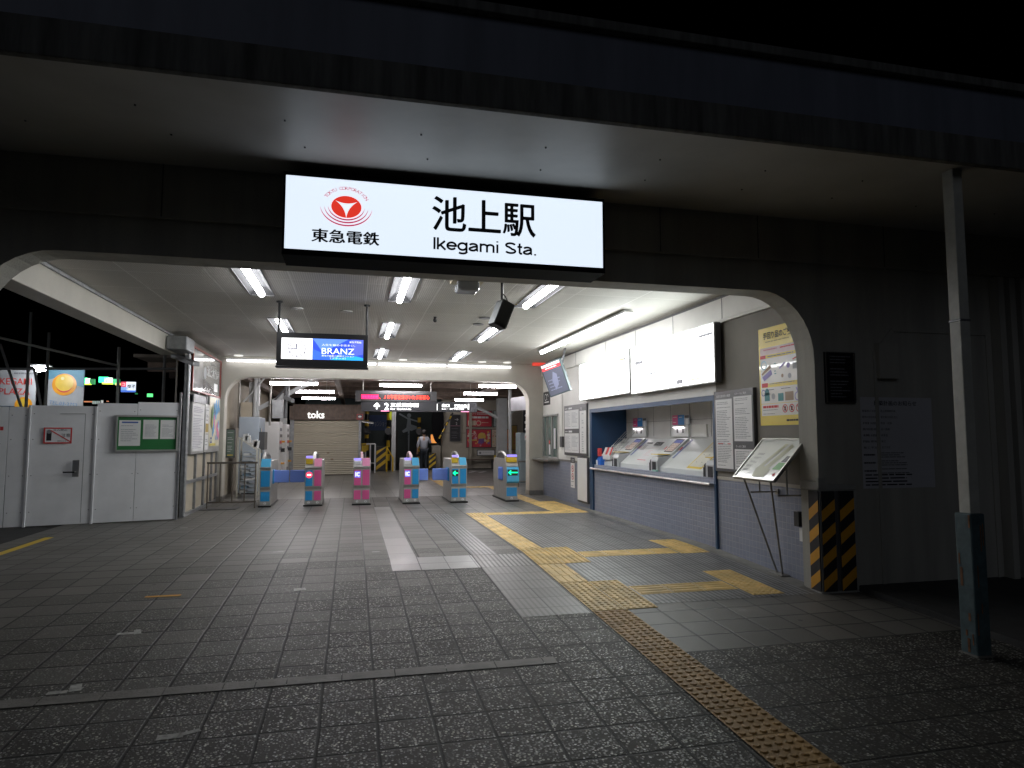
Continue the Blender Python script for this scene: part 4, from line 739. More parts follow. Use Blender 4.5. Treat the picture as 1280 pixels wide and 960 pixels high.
P.poly([(.18,.55),(.34,.52),(.38,.85),(.30,1.02),(.16,.9)],pc[2],12); P.poly([(.22,.55),(.3,.5),(.32,.7),(.24,.75)],pc[3],13); P.frame(.10,.2,.28,.32,.03,blue_t,12); P.rect(.05,.14,.7,.19,pc[3],12); P.build('print',t)
# ================================================================ entrance pillar dressing, right front
tape = mat('clear_tape',(.30,.30,.28),.35,var=.2)
t = empty('hazard_guard',(4.9,6.04,gz(6)),'yellow and black striped corner guard taped round the foot of the entrance pillar','corner guard')
zb_ = gz(6.0)+.02
def stripes(P,w_,h_,l=1):
    P.rect(0,0,w_,h_,black_t,l); k = -1; pitch=.235
    while k*pitch < h_+w_:
        b0 = k*pitch; pts=[(0,b0),(w_,b0+w_*.75),(w_,b0+w_*.75+.115),(0,b0+.115)]
        cl = [(a,min(max(b,0.0),h_)) for a,b in pts]
        if not (all(b<=0 for a,b in pts) or all(b>=h_ for a,b in pts)) and len(set(cl))==4: P.poly(cl,hyel,l+1)
        k += 1
for x0_,x1_ in ((4.725,4.885),(4.945,5.12)):
    m = MB(); m.box(x0_,x1_,6.03,6.049,zb_,zb_+1.02,gframe); m.build('guard_panel',t,(x0_,6.03,zb_)); P = Panel((x0_,6.029,zb_),UX,UZ,.001); stripes(P,x1_-x0_,1.02); P.build('striped_sheet',t)
m = MB(); m.box(4.705,4.719,6.052,6.20,zb_,zb_+1.02,gframe); m.build('guard_panel',t,(4.7,6.1,zb_)); P = Panel((4.704,6.20,zb_),WR,UZ,.001); stripes(P,.148,1.02); P.build('striped_sheet',t)
m = MB(); m.box(4.70,5.16,6.036,6.048,zb_+1.03,zb_+1.09,tape); m.box(4.70,5.18,6.034,6.046,zb_-.05,zb_-.005,tape); m.box(4.89,4.94,6.036,6.048,zb_,zb_+1.02,gframe); m.box(4.700,4.718,6.05,6.33,zb_+1.03,zb_+1.12,tape); m.box(4.698,4.716,6.05,6.34,zb_-.06,zb_-.01,tape); m.box(5.125,5.16,6.036,6.048,zb_,zb_+1.02,tape); m.box(4.69,4.80,6.02,6.05,zb_+1.06,zb_+1.16,tape)
m.build('tape',t,(4.9,6.04,0),bevel=.006)
t = empty('wall_plaque',(5.0,6.04,1.85),'dark framed plaque of small print on the facade above the striped guard','plaque'); m = MB(); m.box(4.83,5.19,6.02,6.049,1.85,2.39,black); e=.012
for a in ((4.83,5.19,1.85,1.85+e),(4.83,5.19,2.39-e,2.39),(4.83,4.83+e,1.85+e,2.39-e),(5.19-e,5.19,1.85+e,2.39-e)): m.box(a[0],a[1],6.012,6.02,a[2],a[3],steel)
m.build('frame',t,(5.0,6.04,1.85)); P = Panel((4.84,6.019,1.86),UX,UZ,.001); P.lines(.04,.04,.3,.5,14,grey_t,1,t=.3,seed=8); P.build('print',t)
P = Panel((5.26,6.046,.95),UX,UZ,.001); nw,nh = .92,.97; P.rect(0,0,nw,nh,mat('notice_paper',(.50,.50,.53),.5,var=.03),0); P.text('建築計画のお知らせ',.17,.88,.055,black_t,1,w=.55,bold=.01)
yy = .84
for a,b_ in (('建築物の名称','池上駅開発計画'),('敷地の地名地番','東京都大田区池上'),('用途','駅舎・店舗'),('敷地面積','延べ面積'),('構造','鉄骨造'),('階数','高さ'),('着工予定','完了予定')):
    P.text(a,.02,yy-.03,.024,black_t,1,w=.18); P.text(b_,.25,yy-.03,.026,black_t,1); yy -= .065
for k in range(3): P.lines(.02,yy-.05,.18,yy-.01,1,black_t,1,seed=k); P.lines(.24,yy-.065,.6,yy,3,black_t,1,t=.35,seed=k+3); yy -= .085
P.lines(.03,.02,.88,.16,4,black_t,1,t=.4,seed=77); tag(P.build('planning_notice'),'white printed planning notice sheet on the dark facade beside the pole','notice')
# canopy pole
t = empty('canopy_pole',(4.69,4.35,gz(4.3)),'slim white canopy pole with a rusty teal lower casing','pole')
m = MB(); m.box(4.705,4.80,4.29,4.39,.85,3.675,mat('pole_white',(.48,.48,.43),.5,var=.12,vscale=10)); m.box(4.70,4.805,4.285,4.395,2.42,2.44,galv); m.build('shaft',t,(4.7,4.35,1),bevel=.006)
m = MB(); m.box(4.665,4.80,4.255,4.40,gz(4.3)-.02,.90,teal); m.box(4.65,4.815,4.24,4.415,gz(4.3)-.02,gz(4.3)+.012,cement_m); bc = m.build('base_casing',t,(4.7,4.35,0),bevel=.01)
m = MB(); rust = mat('rust',(.20,.09,.04),.9,var=.4,vscale=20)
for k in range(7): z = random.uniform(gz(4.3),.8); m = MB(); m.box(4.662,4.665,4.265+k*.017,4.265+k*.017+random.uniform(.008,.02),z,z+random.uniform(.04,.16),rust); m.build('rust_patch',bc,(4.6,4.3,z))
for k in range(5): z = random.uniform(gz(4.3),.8); m = MB(); m.box(4.68+k*.022,4.688+k*.022,4.252,4.255,z,z+random.uniform(.04,.2),rust); m.build('rust_patch',bc,(4.6,4.3,z))
# ================================================================ left hoarding
t = empty('site_hoarding',(-4.5,12.95,0),'white construction hoarding with a door closing off the left bay','hoarding')
def hpt(x): 
    pts=[(-9,11.75),(-5.51,12.62),(-3.06,13.22)]
    for (a,b),(c,d) in zip(pts,pts[1:]):
        if a<=x<=c: return b+(d-b)*(x-a)/(c-a)
    return pts[-1][1]
segs = [(-9,-7.3,1.97),(-7.29,-5.52,1.97),(-5.51,-5.25,1.97),(-5.22,-4.33,2.0),(-4.31,-3.72,2.06),(-3.715,-3.07,2.09)]
for k,(a,b,h) in enumerate(segs):
    m = MB(); A = Vector((a,hpt(a),0)); Bb = Vector((b,hpt(b),0)); d = (Bb-A); n_ = Vector((-d.y,d.x,0)).normalized()
    m.obox((A+Bb)/2+Vector((0,0,h/2+.02))+n_*.02,d/2,n_*.02,Vector((0,0,h/2)),hoard_m)
    if k != 3: m.build('hoarding_panel',t,(a,hpt(a),0),bevel=.004)
    else:
        pn = m.build('door_panel',t,(a,hpt(a),0),bevel=.004)
        m = MB(); y = hpt(-4.8)-.004
        for r in ((-5.14,-5.132,.05,1.88),(-4.45,-4.442,.05,1.88),(-5.14,-4.442,1.88,1.888)): m.box(r[0],r[1],y-.003,y,r[2],r[3],galv)
        m.build('door_gap',pn,(a,y,0)); m = MB(); m.box(-4.60,-4.50,y-.02,y,.82,1.10,steel); m.cyl((-4.55,y-.02,.90),(-4.55,y-.07,.90),.014,steel,8); m.cyl((-4.55,y-.07,.90),(-4.72,y-.07,.90),.013,black,8); m.build('handle',pn,(a,y,.9),bevel=.003)
for x in (-5.235,-4.32,-3.055): m = MB(); m.box(x-.015,x+.015,hpt(min(x,-3.06))-.03,hpt(min(x,-3.06))+.01,0.01,2.02 if x<-4 else 2.3,galv if x>-4 else hoard_m); m.build('post',t,(x,13,0))
d_ = Vector((1,0,0))
P = Panel((-5.03,hpt(-5.03)-.03,1.38),(1,.245,0),UZ); P.rect(0,0,.40,.27,hoard_m,0); P.frame(0,0,.40,.27,.022,red_t,1); P.rect(.04,.05,.11,.22,black_t,1); P.disc(.075,.20,.035,grey_t,2,12); P.line(.10,.22,.38,.03,.016,red_t,3); P.text('立入禁止',.13,.215,.03,black_t,2,w=.2); P.text('注意',.25,.11,.06,black_t,2); P.text('防犯カメラ',.2,.03,.025,black_t,2,w=.12); tag(P.build('warning_sign'),'red bordered warning sign with a figure on the hoarding door','sign')
dd = (Vector((-5.52,hpt(-5.52),0))-Vector((-7.29,hpt(-7.29),0))).normalized(); pp = Vector((-5.72,hpt(-5.72),1.33))-Vector((-dd.y,dd.x,0))*.006
P = Panel(pp,UX,UZ) if False else Panel(pp - dd*.12, dd, UZ); P.rect(0,.27,.27,.33,red_t,1); P.text('火気厳禁',.04,.28,.04,white_pl,2,w=.19); P.arc(.135,.16,.075,.018,0,6.283,red_t,1); P.line(.085,.21,.185,.11,.014,red_t,1); P.rect(.10,.15,.17,.17,grey_t,2); P.lines(.02,0,.26,.06,3,grey_t,1); tag(P.build('no_fire_sign'),'small red ring prohibition sign at the left end of the hoarding','sign')
nbd = (Vector((-3.72,hpt(-3.72),0))-Vector((-4.31,hpt(-4.31),0))).normalized(); nn = Vector((nbd.y,-nbd.x,0))
t = empty('green_notice_board',(-3.55,13.05,1.2),'glass fronted green notice board of three white sheets on the hoarding','notice board')
o_ = Vector((-4.03,hpt(-4.03),1.235))+nn*.006; w_,h_ = .98,.64; P = Panel(o_,nbd,UZ,.002); m = MB(); m.obox(o_+nbd*w_/2+Vector((0,0,h_/2))+nn*.015,nbd*w_/2,nn*.014,Vector((0,0,h_/2)),green_b); e=.03
for a0,b0,a1,b1 in ((0,0,w_,e),(0,h_-e,w_,h_),(0,e,e,h_-e),(w_-e,e,w_,h_-e)): m.obox(o_+nbd*(a0+a1)/2+Vector((0,0,(b0+b1)/2))+nn*.034,nbd*((a1-a0)/2),nn*.03,Vector((0,0,(b1-b0)/2)),alu)
m.build('frame',t,tuple(o_)); P = Panel(o_+nn*.03,nbd,UZ,.002)
for k,(a,b,c,d) in enumerate(((.05,.10,.38,.55),(.42,.22,.66,.56),(.69,.22,.93,.56))):
    P.rect(a,b,c,d,paper); P.lines(a+.03,b+.04,c-.03,d-.08,10,lgrey_t,2,seed=50+k)
P.rect(.09,.50,.34,.525,blue_t,2); P.build('pinned_sheets',t)
for (a,b,h) in segs[2:]:
    for x in (a+.04, b-.04):
        for z in (.25,.85,1.45,h-.12): m = MB(); y = hpt(x); m.cyl((x,y-.004,z),(x,y+.01,z),.009,galv,8); m.build('screw',t,(x,y,z))
# scaffold and things beyond the hoarding
sc = empty('scaffold_frame',(-5,14.5,0),'bare steel scaffold pipes standing behind the white hoarding','scaffold'); 
pm = mat('scaffold_pipe',(.30,.30,.29),.45,.6,var=.15)
def pipe(a,b,r=.024): m = MB(); m.cyl(a,b,r,pm,8); m.build('pipe',sc,tuple(a))
Ysc = 14.6
pipe(at(-60,408,'y',12.6),at(147,457,'y',14.4)); pipe(at(-80,461,'y',Ysc),at(228,461,'y',Ysc)); pipe(Vector((at(149,500,'y',14.4).x,14.4,0.1)),at(149,434,'y',14.4),.028)
for px,ly in ((33,4.0),(57,3.6),(204,3.2)): q = at(px,500,'y',15.2); pipe(Vector((q.x,15.2,0.1)),Vector((q.x,15.2,ly)),.03)
pipe(at(0,430,'y',15.0),at(27,510,'y',15.0),.026); pipe(at(43,462,'y',15.1),at(52,512,'y',15.1),.026)
def banner(px0,px1,py0,py1,Y,name,label):
    a = at(px0,py1,'y',Y); b = at(px1,py0,'y',Y); t = empty(name,(a.x,Y,a.z-1),label,'banner'); w_=b.x-a.x; h_=b.z-a.z
    m = MB(); m.box(a.x,b.x,Y,Y+.03,a.z-1.6,b.z,mat('banner_grey',(.42,.44,.46),.6)); m.build('backing',t,(a.x,Y,a.z)); return t, Panel((a.x,Y-.001,a.z),UX,UZ,.003), w_, h_
orange = mat('ball_orange',(.85,.36,.02),.35); orange2 = mat('ball_amber',(.80,.55,.06),.35); sky_b = mat('banner_sky',(.12,.32,.45),.5); rl = mat('banner_red',(.62,.06,.05),.5)
t,P,w_,h_ = banner(-60,46,462,512,16.5,'plaza_banner','red lettered plaza banner of a shopping street, behind the hoarding')
P.text('IKEGAMI',w_*.53,h_*.62,h_*.16,rl,2,w=w_*.42,bold=.01); P.text('PLAZA',w_*.55,h_*.38,h_*.15,rl,2,w=w_*.38,bold=.01); P.disc(w_*.86,h_*.13,h_*.19,orange,2); P.disc(w_*.855,h_*.16,h_*.12,orange2,3); P.rect(w_*.3,0,w_*.78,h_*.10,mat('banner_navy',(.02,.07,.14),.5),1); P.lines(w_*.72,h_*.85,w_*.98,h_*.95,1,grey_t,2); P.build('print',t)
t,P,w_,h_ = banner(56,106,462,512,16.9,'ball_banner','banner with a big smiling orange ball on sky blue, behind the hoarding')
P.poly([(0,h_),(0,h_*.72),(w_*.3,h_*.8),(w_*.8,h_*.6),(w_,h_*.55),(w_,h_)],sky_b,1); P.disc(w_*.48,h_*.62,h_*.27,orange,2,32); P.disc(w_*.48,h_*.66,h_*.20,orange2,3,32); P.arc(w_*.48,h_*.62,h_*.18,h_*.035,3.5,5.9,rl,4,taper=True); P.disc(w_*.43,h_*.77,h_*.04,mat('ball_shine',(.9,.8,.4),.2),5); P.text('TEL.03-3752',w_*.1,h_*.14,h_*.09,mat('banner_ink',(.12,.25,.45),.5),2,w=w_*.75,rot=-.12); P.lines(w_*.3,.02*h_,w_*.9,h_*.1,1,mat('banner_ink',(.12,.25,.45),.5),2); P.build('print',t)
t = empty('work_lamp',tuple(at(50,461,'y',15.9)),'bright white work lamp clipped above the banners behind the hoarding','lamp'); q = at(50,461,'y',15.9)
m = MB(); m.ball(q,.10,glow('work_lamp_glow',(.95,.97,1),130),10,6,(1.3,1,.6)); m.build('bulb',t,tuple(q)); m = MB(); m.box(q.x-.2,q.x+.2,q.y-.05,q.y+.1,q.z+.06,q.z+.09,galv); m.build('shade',t,tuple(q))
# street beyond
def litbox(name,px0,px1,py0,py1,Y,c,s,label,cat='sign'):
    a = at(px0,py1,'y',Y); b = at(px1,py0,'y',Y); t = empty(name,(a.x,Y,a.z),label,cat); m = MB(); m.box(a.x,b.x,Y+.01,Y+.3,a.z,b.z,black); m.build('case',t,(a.x,Y,a.z)); P = Panel((a.x,Y,a.z),UX,UZ,.01); w_=b.x-a.x; h_=b.z-a.z; P.rect(0,0,w_,h_,glow(name+'_face',c,s),0); return t,P,w_,h_
t,P,w_,h_ = litbox('shop_sign',151,170,477.5,490,45,(.80,.88,1.0),1.3,'lit red white and blue shop sign over the street beyond the hoarding'); P.rect(0,h_*.5,w_*.35,h_,glow('shop_red',(.85,.08,.15),1)); P.rect(0,0,w_,h_*.18,glow('shop_blue',(.08,.2,.75),1)); P.rect(0,h_*.18,w_*.4,h_*.5,glow('shop_lblue',(.25,.45,.85),1)); P.text('煌平',w_*.42,h_*.28,h_*.5,black_t,3,w=w_*.55,bold=.02); P.text('コ',w_*.08,h_*.62,h_*.25,glow('shop_white',(1,.95,.95),1.2),3); P.build('face',t)
def lights(name,pts,Y,label):
    t = MB()
    for (px,py,rw_,rh_,c,s) in pts: q = at(px,py,'y',Y); t.box(q.x-rw_,q.x+rw_,Y,Y+.15,q.z-rh_,q.z+rh_,glow('%s_%d'%(name,int(c[1]*99+c[0]*9)),c,s))
    q = at(pts[0][0],pts[0][1],'y',Y); tag(t.build(name,None,tuple(q)),label,'street light')
lights('canopy_lights',[(105,476,.12,.16,(.05,.9,.35),3),(109,476,.10,.13,(.9,1,.9),3),(108,479.5,.2,.05,(.8,.9,.1),2),(115,477,.12,.14,(.1,.5,.2),.6)],40,'left green lit awning sign over the dark street beyond the hoarding')
lights('canopy_lights',[(129,474.5,.22,.15,(.05,.85,.35),3),(135,475,.18,.12,(.9,1,.9),3),(134,479,.25,.05,(.8,.9,.1),2),(145,477,.15,.14,(.1,.7,.3),1.2),(147,480,.12,.06,(.8,.6,.2),1.5)],40,'right green lit awning sign over the dark street beyond the hoarding')
lights('shop_window_lights',[(110,502,.22,.03,(.8,.3,.15),.8),(117,503,.07,.08,(.35,.4,.4),.7),(122,503,.07,.08,(.35,.4,.4),.6),(127,502.5,.04,.1,(.5,.5,.5),.9),(134,501.5,.04,.02,(.7,.3,.2),.8)],42,'row of tiny shop window lights just above the hoarding top')
lights('far_green_lamp',[(187,494,.15,.10,(.1,.7,.2),2),(170,492,.06,.04,(.05,.4,.12),.5)],46,'tiny green lamp far off in the dark beyond the hoarding')

# ================================================================ ticket gates
GZ = lambda: 0
def gate(x0, x1, L, R_, opts, label):
    """x0..x1 = width; L/R_ = colour names of left and right front panels"""
    Y0, Y1 = 15.15, 16.6; t = empty('ticket_gate',((x0+x1)/2,(Y0+Y1)/2,0),label,'ticket gate','automatic ticket gates across the hall'); loc = ((x0+x1)/2,Y0,0)
    C = {'b':(g_blue,g_blue2),'p':(g_pink,g_pink2)}; single = R_ is None; xm = (x0+x1)/2
    m = MB(); m.prism([(Y0+.04,.03),(Y0+.04,.36),(Y0,.42),(Y0,.84),(Y0+.12,.98),(Y1-.12,.98),(Y1,.84),(Y1,.42),(Y1-.04,.36),(Y1-.04,.03)],lambda a,b,d:(d,a,b),x0,x1,mat('gate_steel',(.46,.45,.43),.4,.45,var=.08,vscale=6)); m.build('body',t,loc,bevel=.008)
    m = MB(); m.box(x0-.02,x1+.02,Y0-.02,Y1+.02,0,.03,black); m.build('base_plate',t,loc)
    halves = [(x0,x1,L,0)] if single else [(x0,xm,L,0),(xm,x1,R_,1)]
    for a,b,c,k in halves:
        dk, lt_ = C[c]; bulge = 'bulge' in opts and (single or k==1)
        m = MB()
        if bulge: m.prism([(Y0-.001,.42),(Y0-.06,.46),(Y0-.075,.6),(Y0-.06,.74),(Y0-.001,.80)],lambda p,q,d:(d,p,q),a+.008,b+.01,lt_)
        else: m.box(a+.018,b-.018,Y0-.006,Y0,.43,.77,dk)
        fp = m.build('front_panel',t,(a,Y0,.4),bevel=.004)
        m = MB(); m.box(a+.018,b-.018,Y0+.033,Y0+.039,.12,.32,dk); lp = m.build('lower_panel',t,(a,Y0,.1),bevel=.003)
        P = Panel(((a+b)/2-.03,Y0+.0385,.04),UX,UZ,.001); P.disc(.03,.035,.028,white_pl,1,14); P.text(str(opts.get('num',1)+k),.022,.02,.03,black_t,2); P.build('number_disc',lp)
        yellow_top = opts.get('yellow') and k == 0; ic = opts.get('ic') and k == 0
        m = MB(); sl = [(Y0+.0,.845),(Y0-.01,.86),(Y0+.10,1.02),(Y0+.22,1.02),(Y0+.22,.98),(Y0+.12,.982)]
        if yellow_top:
            m.box(a+.015,b-.02,Y0+.02,Y0+.16,.90,1.02,yellow); m.box(a+.02,b-.03,Y0+.03,Y0+.16,1.02,1.07,white_pl); rb = m.build('reader_block',t,(a,Y0,.9),bevel=.015)
        elif ic: m.box(a+.015,b-.02,Y0+.03,Y0+.18,.88,.96,white_pl); rb = m.build('reader_block',t,(a,Y0,.9),bevel=.01)
        else: m.prism([(Y0-.004,.85),(Y0+.09,1.02),(Y0+.20,1.02),(Y0+.20,.985),(Y0+.11,.985),(Y0+.015,.85)],lambda p,q,d:(d,p,q),a+.012,b-.012,lt_); m.build('top_panel',t,(a,Y0,.9),bevel=.004)
        if yellow_top or ic: P = Panel((a+.02,Y0+(.005 if yellow_top else .02),1.03 if yellow_top else .975),UX,(0,.5,.8),.003); P.rect(0,0,b-a-.04,.055,glow('reader_glow',(.28,.22,.85),1.1)); P.build('reader_light',rb)
        if k == 0 and opts.get('icon'):
            yy = Y0-.0775 if bulge else Y0-.0065; P = Panel((a+.03,yy,.60),UX,UZ,.0015); w_ = b-a-.06
            if opts['icon']=='ic': P.rect(0,0,w_,.14,glow('ic_glow',(.16,.18,.85),.9)); P.text('IC',w_*.12,.025,.09,glow('ic_white',(1,1,1),1.3),2,w=w_*.76,bold=.03)
            if opts['icon']=='arrow': P.rect(-.005,0,w_+.005,.14,black_t); g=glow('arrow_green',(.0,.95,.35),2.0); P.rect(.03,.058,w_,.082,g,2); P.poly([(.0,.07),(.055,.015),(.075,.03),(.04,.07),(.075,.11),(.055,.125)],g,3)
            if opts['icon']=='stop': P.disc(w_/2,.07,.068,glow('stop_red',(.95,.05,.10),1.4)); P.rect(w_*.15,.052,w_*.85,.088,glow('ic_white',(1,1,1),1.3),2)
            P.build('indicator',fp)
    # curved sensor hood running back along the gate
    hx = xm if not single else (x0+.04 if 'hood_left' in opts else x1-.03); m = MB(); n = 12; pr = []
    for i in range(n+1): a = math.pi*i/n; pr.append((Y0+.70-.52*math.cos(a), .97+.18*math.sin(a)))
    for i in range(n,-1,-1): a = math.pi*i/n; pr.append((Y0+.70-.47*math.cos(a), .97+.14*math.sin(a)))
    m.prism(pr,lambda p,q,d:(d,p,q),hx-.028,hx+.028,{'b':alu,'p':mat('hood_pink',(.75,.50,.56),.3)}[L]); sh = m.build('sensor_hood',t,(hx,Y0,1),bevel=.006)
    m = MB(); m.prism([(Y0+.70-.46*math.cos(math.pi*i/n),.97+.13*math.sin(math.pi*i/n)) for i in range(n+1)],lambda p,q,d:(d,p,q),hx-.014,hx+.05,gframe); m.build('hood_glass',sh,(hx,Y0,1))
    m = MB(); m.box(x0-.003,x1+.003,Y0-.010,Y0+.03,.795,.83,steel); m.build('trim_band',t,loc,bevel=.003)
    for side,ext in opts.get('flaps',()):
        s_ = -1 if side=='l' else 1; xs = x0 if side=='l' else x1; y = Y0+.42 if side=='l' or ext<.3 else Y0+.42
        m = MB(); m.box(xs, xs+s_*ext, y-.02, y+.03, .49,.76, flap_m); fl = m.build('flap',t,(xs,y,.6),bevel=.015)
        m = MB(); m.box(xs, xs+s_*.03, y-.08, y+.30, .47,.78, flap_m if ext<.3 else g_blue); m.build('flap_hinge',fl,(xs,y,.6),bevel=.01)
    return t
gate(-1.90,-1.68,'b',None,{'num':1,'hood_left':1,'flaps':(('r',.34),)},'blue ticket gate at the left end against the railing, flap closed')
gate(-.985,-.625,'b','p',{'num':2,'yellow':1,'icon':'stop','flaps':(('l',.34),)},'half blue half pink ticket gate with red no entry symbol')
gate(.035,.40,'p','p',{'num':3,'ic':1,'icon':'ic'},'all pink ticket gate in front of the kiosk shutter edge')
gate(1.13,1.48,'p','b',{'num':4,'ic':1,'icon':'ic','flaps':(('r',.24),)},'ticket gate with pink left and blue right panels, before the walking man')
gate(2.20,2.56,'b','b',{'num':5,'yellow':1,'icon':'arrow','bulge2':1,'flaps':(('l',.38),)},'all blue two-lane ticket gate with green arrow and long blue flap')
gate(3.48,3.76,'b',None,{'num':6,'yellow':1,'icon':'arrow','bulge':1,'hood_left':1,'flaps':(('l',.10),)},'single blue ticket gate with green arrow nearest the right pillar')
# railing at left
t = empty('side_railing',(-2.4,15.0,0),'low brown metal railing between the left wall and the first gate','railing'); rm_ = mat('rail_brown',(.14,.12,.10),.5,.5)
xs = (-2.90,-2.66,-2.42,-2.18,-1.97)
m = MB(); m.box(-2.92,-1.93,14.98,15.03,.93,.97,rm_); m.box(-2.90,-1.95,14.99,15.02,.12,.15,rm_); m.build('rail',t,(-2.4,15,.9))
for x in xs: m = MB(); m.cyl((x,15.005,0 if x in (xs[0],xs[-1]) else .13),(x,15.005,.94),.014,rm_,8); m.build('post',t,(x,15,.5))
m = MB(); m.box(-3.0,-2.3,14.75,15.3,.006,.014,gframe); tag(m.build('floor_hatch',None,(-2.6,15,.01)),'dark metal floor hatch under the left railing','hatch')

# ================================================================ passage beyond the gates
mb = MB(); mb.box(-5.0,8.5,17.06,33,3.35,3.42,dark_roof)
for y in (18.2,20.2,22.2,24.4,26.6,29.0): mb.box(-5.0,8.5,y,y+.16,3.12,3.349,brown)
for x in (-2.8,-.5,2.0,4.4): mb.box(x,x+.14,17.08,33,2.98,3.119,brown)
t = empty('platform_canopy',(0,17.1,0),'dark timber platform roof beyond the inner beam','platform roof'); mb.build('roof_timber',t,(0,25,3.3))
postm = mat('post_paint',(.42,.43,.43),.5,var=.1)
def column(px,py0,Y,w_,lab,br=()):
    q = at(px,py0,'y',Y); t2 = empty('canopy_column',(q.x,Y,0),lab,'column','columns holding the platform roof'); m = MB(); m.box(q.x-w_,q.x+w_,Y-w_,Y+w_,0,3.1,postm); m.build('post',t2,(q.x,Y,0),bevel=.008)
    for s_ in br: m = MB(); a = Vector((q.x,Y,2.2)); b = Vector((q.x+s_*1.1,Y,3.05)); d = (b-a)/2; m.obox((a+b)/2,d,Vector((0,.05,0)),Vector((-d.z,0,d.x)).normalized()*.06,postm); m.build('brace',t2,(q.x,Y,2.5))
column(627,560,27.5,.20,'thick pale column with two braces before the posters',(-1.6,1))
column(637.5,560,22.0,.045,'thin white post right of the thick column',())
column(492,540,29.8,.09,'slim grey column left of the oval mirror',())
column(318,500,19.5,.13,'grey column with brace behind the blue locker',(1.4,))
column(354,540,26.0,.12,'slim grey column at the left side of the kiosk',())
# back wall
mb = MB(); mb.box(-3.4,-3.15,17.06,33,0,3.35,beige); tag(mb.build('passage_wall',None,(-3.3,25,0)),'plain beige side wall of the passage behind the vending machines','wall')
bw = mat('tiled_back_wall',(.42,.38,.31),.7,var=.1,vscale=1.5)
t = empty('platform_wall',(6,31,0),'beige tiled platform wall carrying posters beyond the gates','wall'); x0_ = at(552,560,'y',31).x
m = MB(); m.box(x0_,9.5,31,31.2,0,3.35,bw); 
m.box(x0_,9.5,30.95,31,1.62,1.70,mat('wall_trim',(.36,.33,.27),.6)); m.box(x0_,9.5,30.93,31,.30,.40,mat('wall_trim',(.36,.33,.27),.6)); m.build('wall_face',t,(6,31,0))
for px in (588,): x = at(px,500,'y',30.9).x; m = MB(); m.box(x-.06,x+.06,30.8,30.96,0,3.3,bw); m.build('pilaster',t,(x,31,0))
m = MB(); m.box(x0_+.8,9.0,30.2,30.6,.42,.46,brown)
for x in (5,6.3,7.6,8.8): m.box(x,x+.06,30.25,30.55,0,.42,gframe)
tag(m.build('platform_bench',None,(6,30.4,0)),'long low dark bench in front of the poster wall','bench')
def bposter(name,px0,px1,py0,py1,Y,base,label,art):
    a = at(px0,py1,'y',Y); b = at(px1,py0,'y',Y); w_=b.x-a.x; h_=b.z-a.z; m = MB(); t2 = empty(name,(a.x,Y,a.z),label,'poster'); m.box(a.x-.03,b.x+.03,Y,Y+.05,a.z-.03,b.z+.03,gframe); m.build('frame',t2,(a.x,Y,a.z)); P = Panel((a.x,Y-.001,a.z),UX,UZ,.004); P.rect(0,0,w_,h_,base,0); art(P,w_,h_); P.build('print',t2)
pred = mat('poster_red',(.55,.05,.07),.35); pcr = mat('poster_cream',(.62,.52,.40),.35); ppk=mat('poster_rose',(.60,.28,.35),.35)
def art1(P,w,h):
    P.text('ウワサ',.1*w,.74*h,.2*h,white_pl,1,w=.28*w); P.lines(.4*w,.76*h,.92*w,.94*h,2,white_pl,1,t=.5,seed=4); P.lines(.12*w,.5*h,.9*w,.68*h,1,white_pl,1,t=.7,seed=2); P.rect(.05*w,.06*h,.36*w,.38*h,pcr,1); P.arc(.47*w,.22*h,.09*w,.03*w,0,6.28,pcr,1,ky=1); P.lines(.6*w,.1*h,.9*w,.3*h,2,pcr,1,seed=5)
bposter('red_poster',583.5,614.5,514,533,30.9,pred,'red poster with white lettering high on the platform wall',art1)
def art2(P,w,h):
    R = random.Random(5); cs=[ppk,pcr,pred,mat('bp_violet',(.20,.10,.30),.4),mat('bp_yel',(.65,.42,.10),.4)]
    for k in range(30): P.disc(R.uniform(.05,.95)*w,R.uniform(.08,.9)*h,R.uniform(.03,.07)*w,cs[k%5],1+k*.1,10)
    P.disc(.62*w,.6*h,.17*w,cs[4],5,14); P.poly([(.45*w,.2*h),(.7*w,.22*h),(.72*w,.5*h),(.5*w,.48*h)],cs[3],6); P.rect(.03*w,.36*h,.42*w,.44*h,cs[4],6); P.text('まつり',.04*w,.6*h,.22*h,white_pl,7,w=.35*w)
bposter('festival_poster',583.5,613.5,537,559,30.88,pred,'colourful festival poster with a yellow disc below the red poster',art2)
def art3(P,w,h):
    R = random.Random(8); cs=[pred,mat('bp_violet',(.20,.10,.30),.4),brown,mat('bp_yel',(.65,.42,.10),.4)]
    for k in range(18): P.disc(R.uniform(.08,.92)*w,R.uniform(.08,.92)*h,R.uniform(.04,.08)*w,cs[k%4],1+k*.1,10)
bposter('patterned_poster',615,624,537,559,30.88,pcr,'cream poster with scattered dark motifs left of the thick column',art3)
bposter('orange_poster',629.5,637,537,562,30.88,mat('bp_or',(.62,.22,.05),.4),'orange poster glimpsed between the thick column and thin post',art3)
bposter('pale_poster',617,630,514,533,30.88,mat('bp_pale',(.38,.44,.42),.4),'pale green poster with a small figure high right of the red poster',lambda P,w,h:(P.disc(.35*w,.5*h,.12*w,pred,1,10),P.disc(.35*w,.3*h,.16*w,brown,1,10),P.rect(.85*w,0,w,h*.6,pred,1)))
bposter('golden_poster',640,646,532,562,29.5,mat('bp_gold',(.45,.30,.08),.4),'narrow ochre banner with red characters by the right pillar',lambda P,w,h:P.text('池\n上',.25*w,.25*h,.5*h,pred,1,w=.5*w))
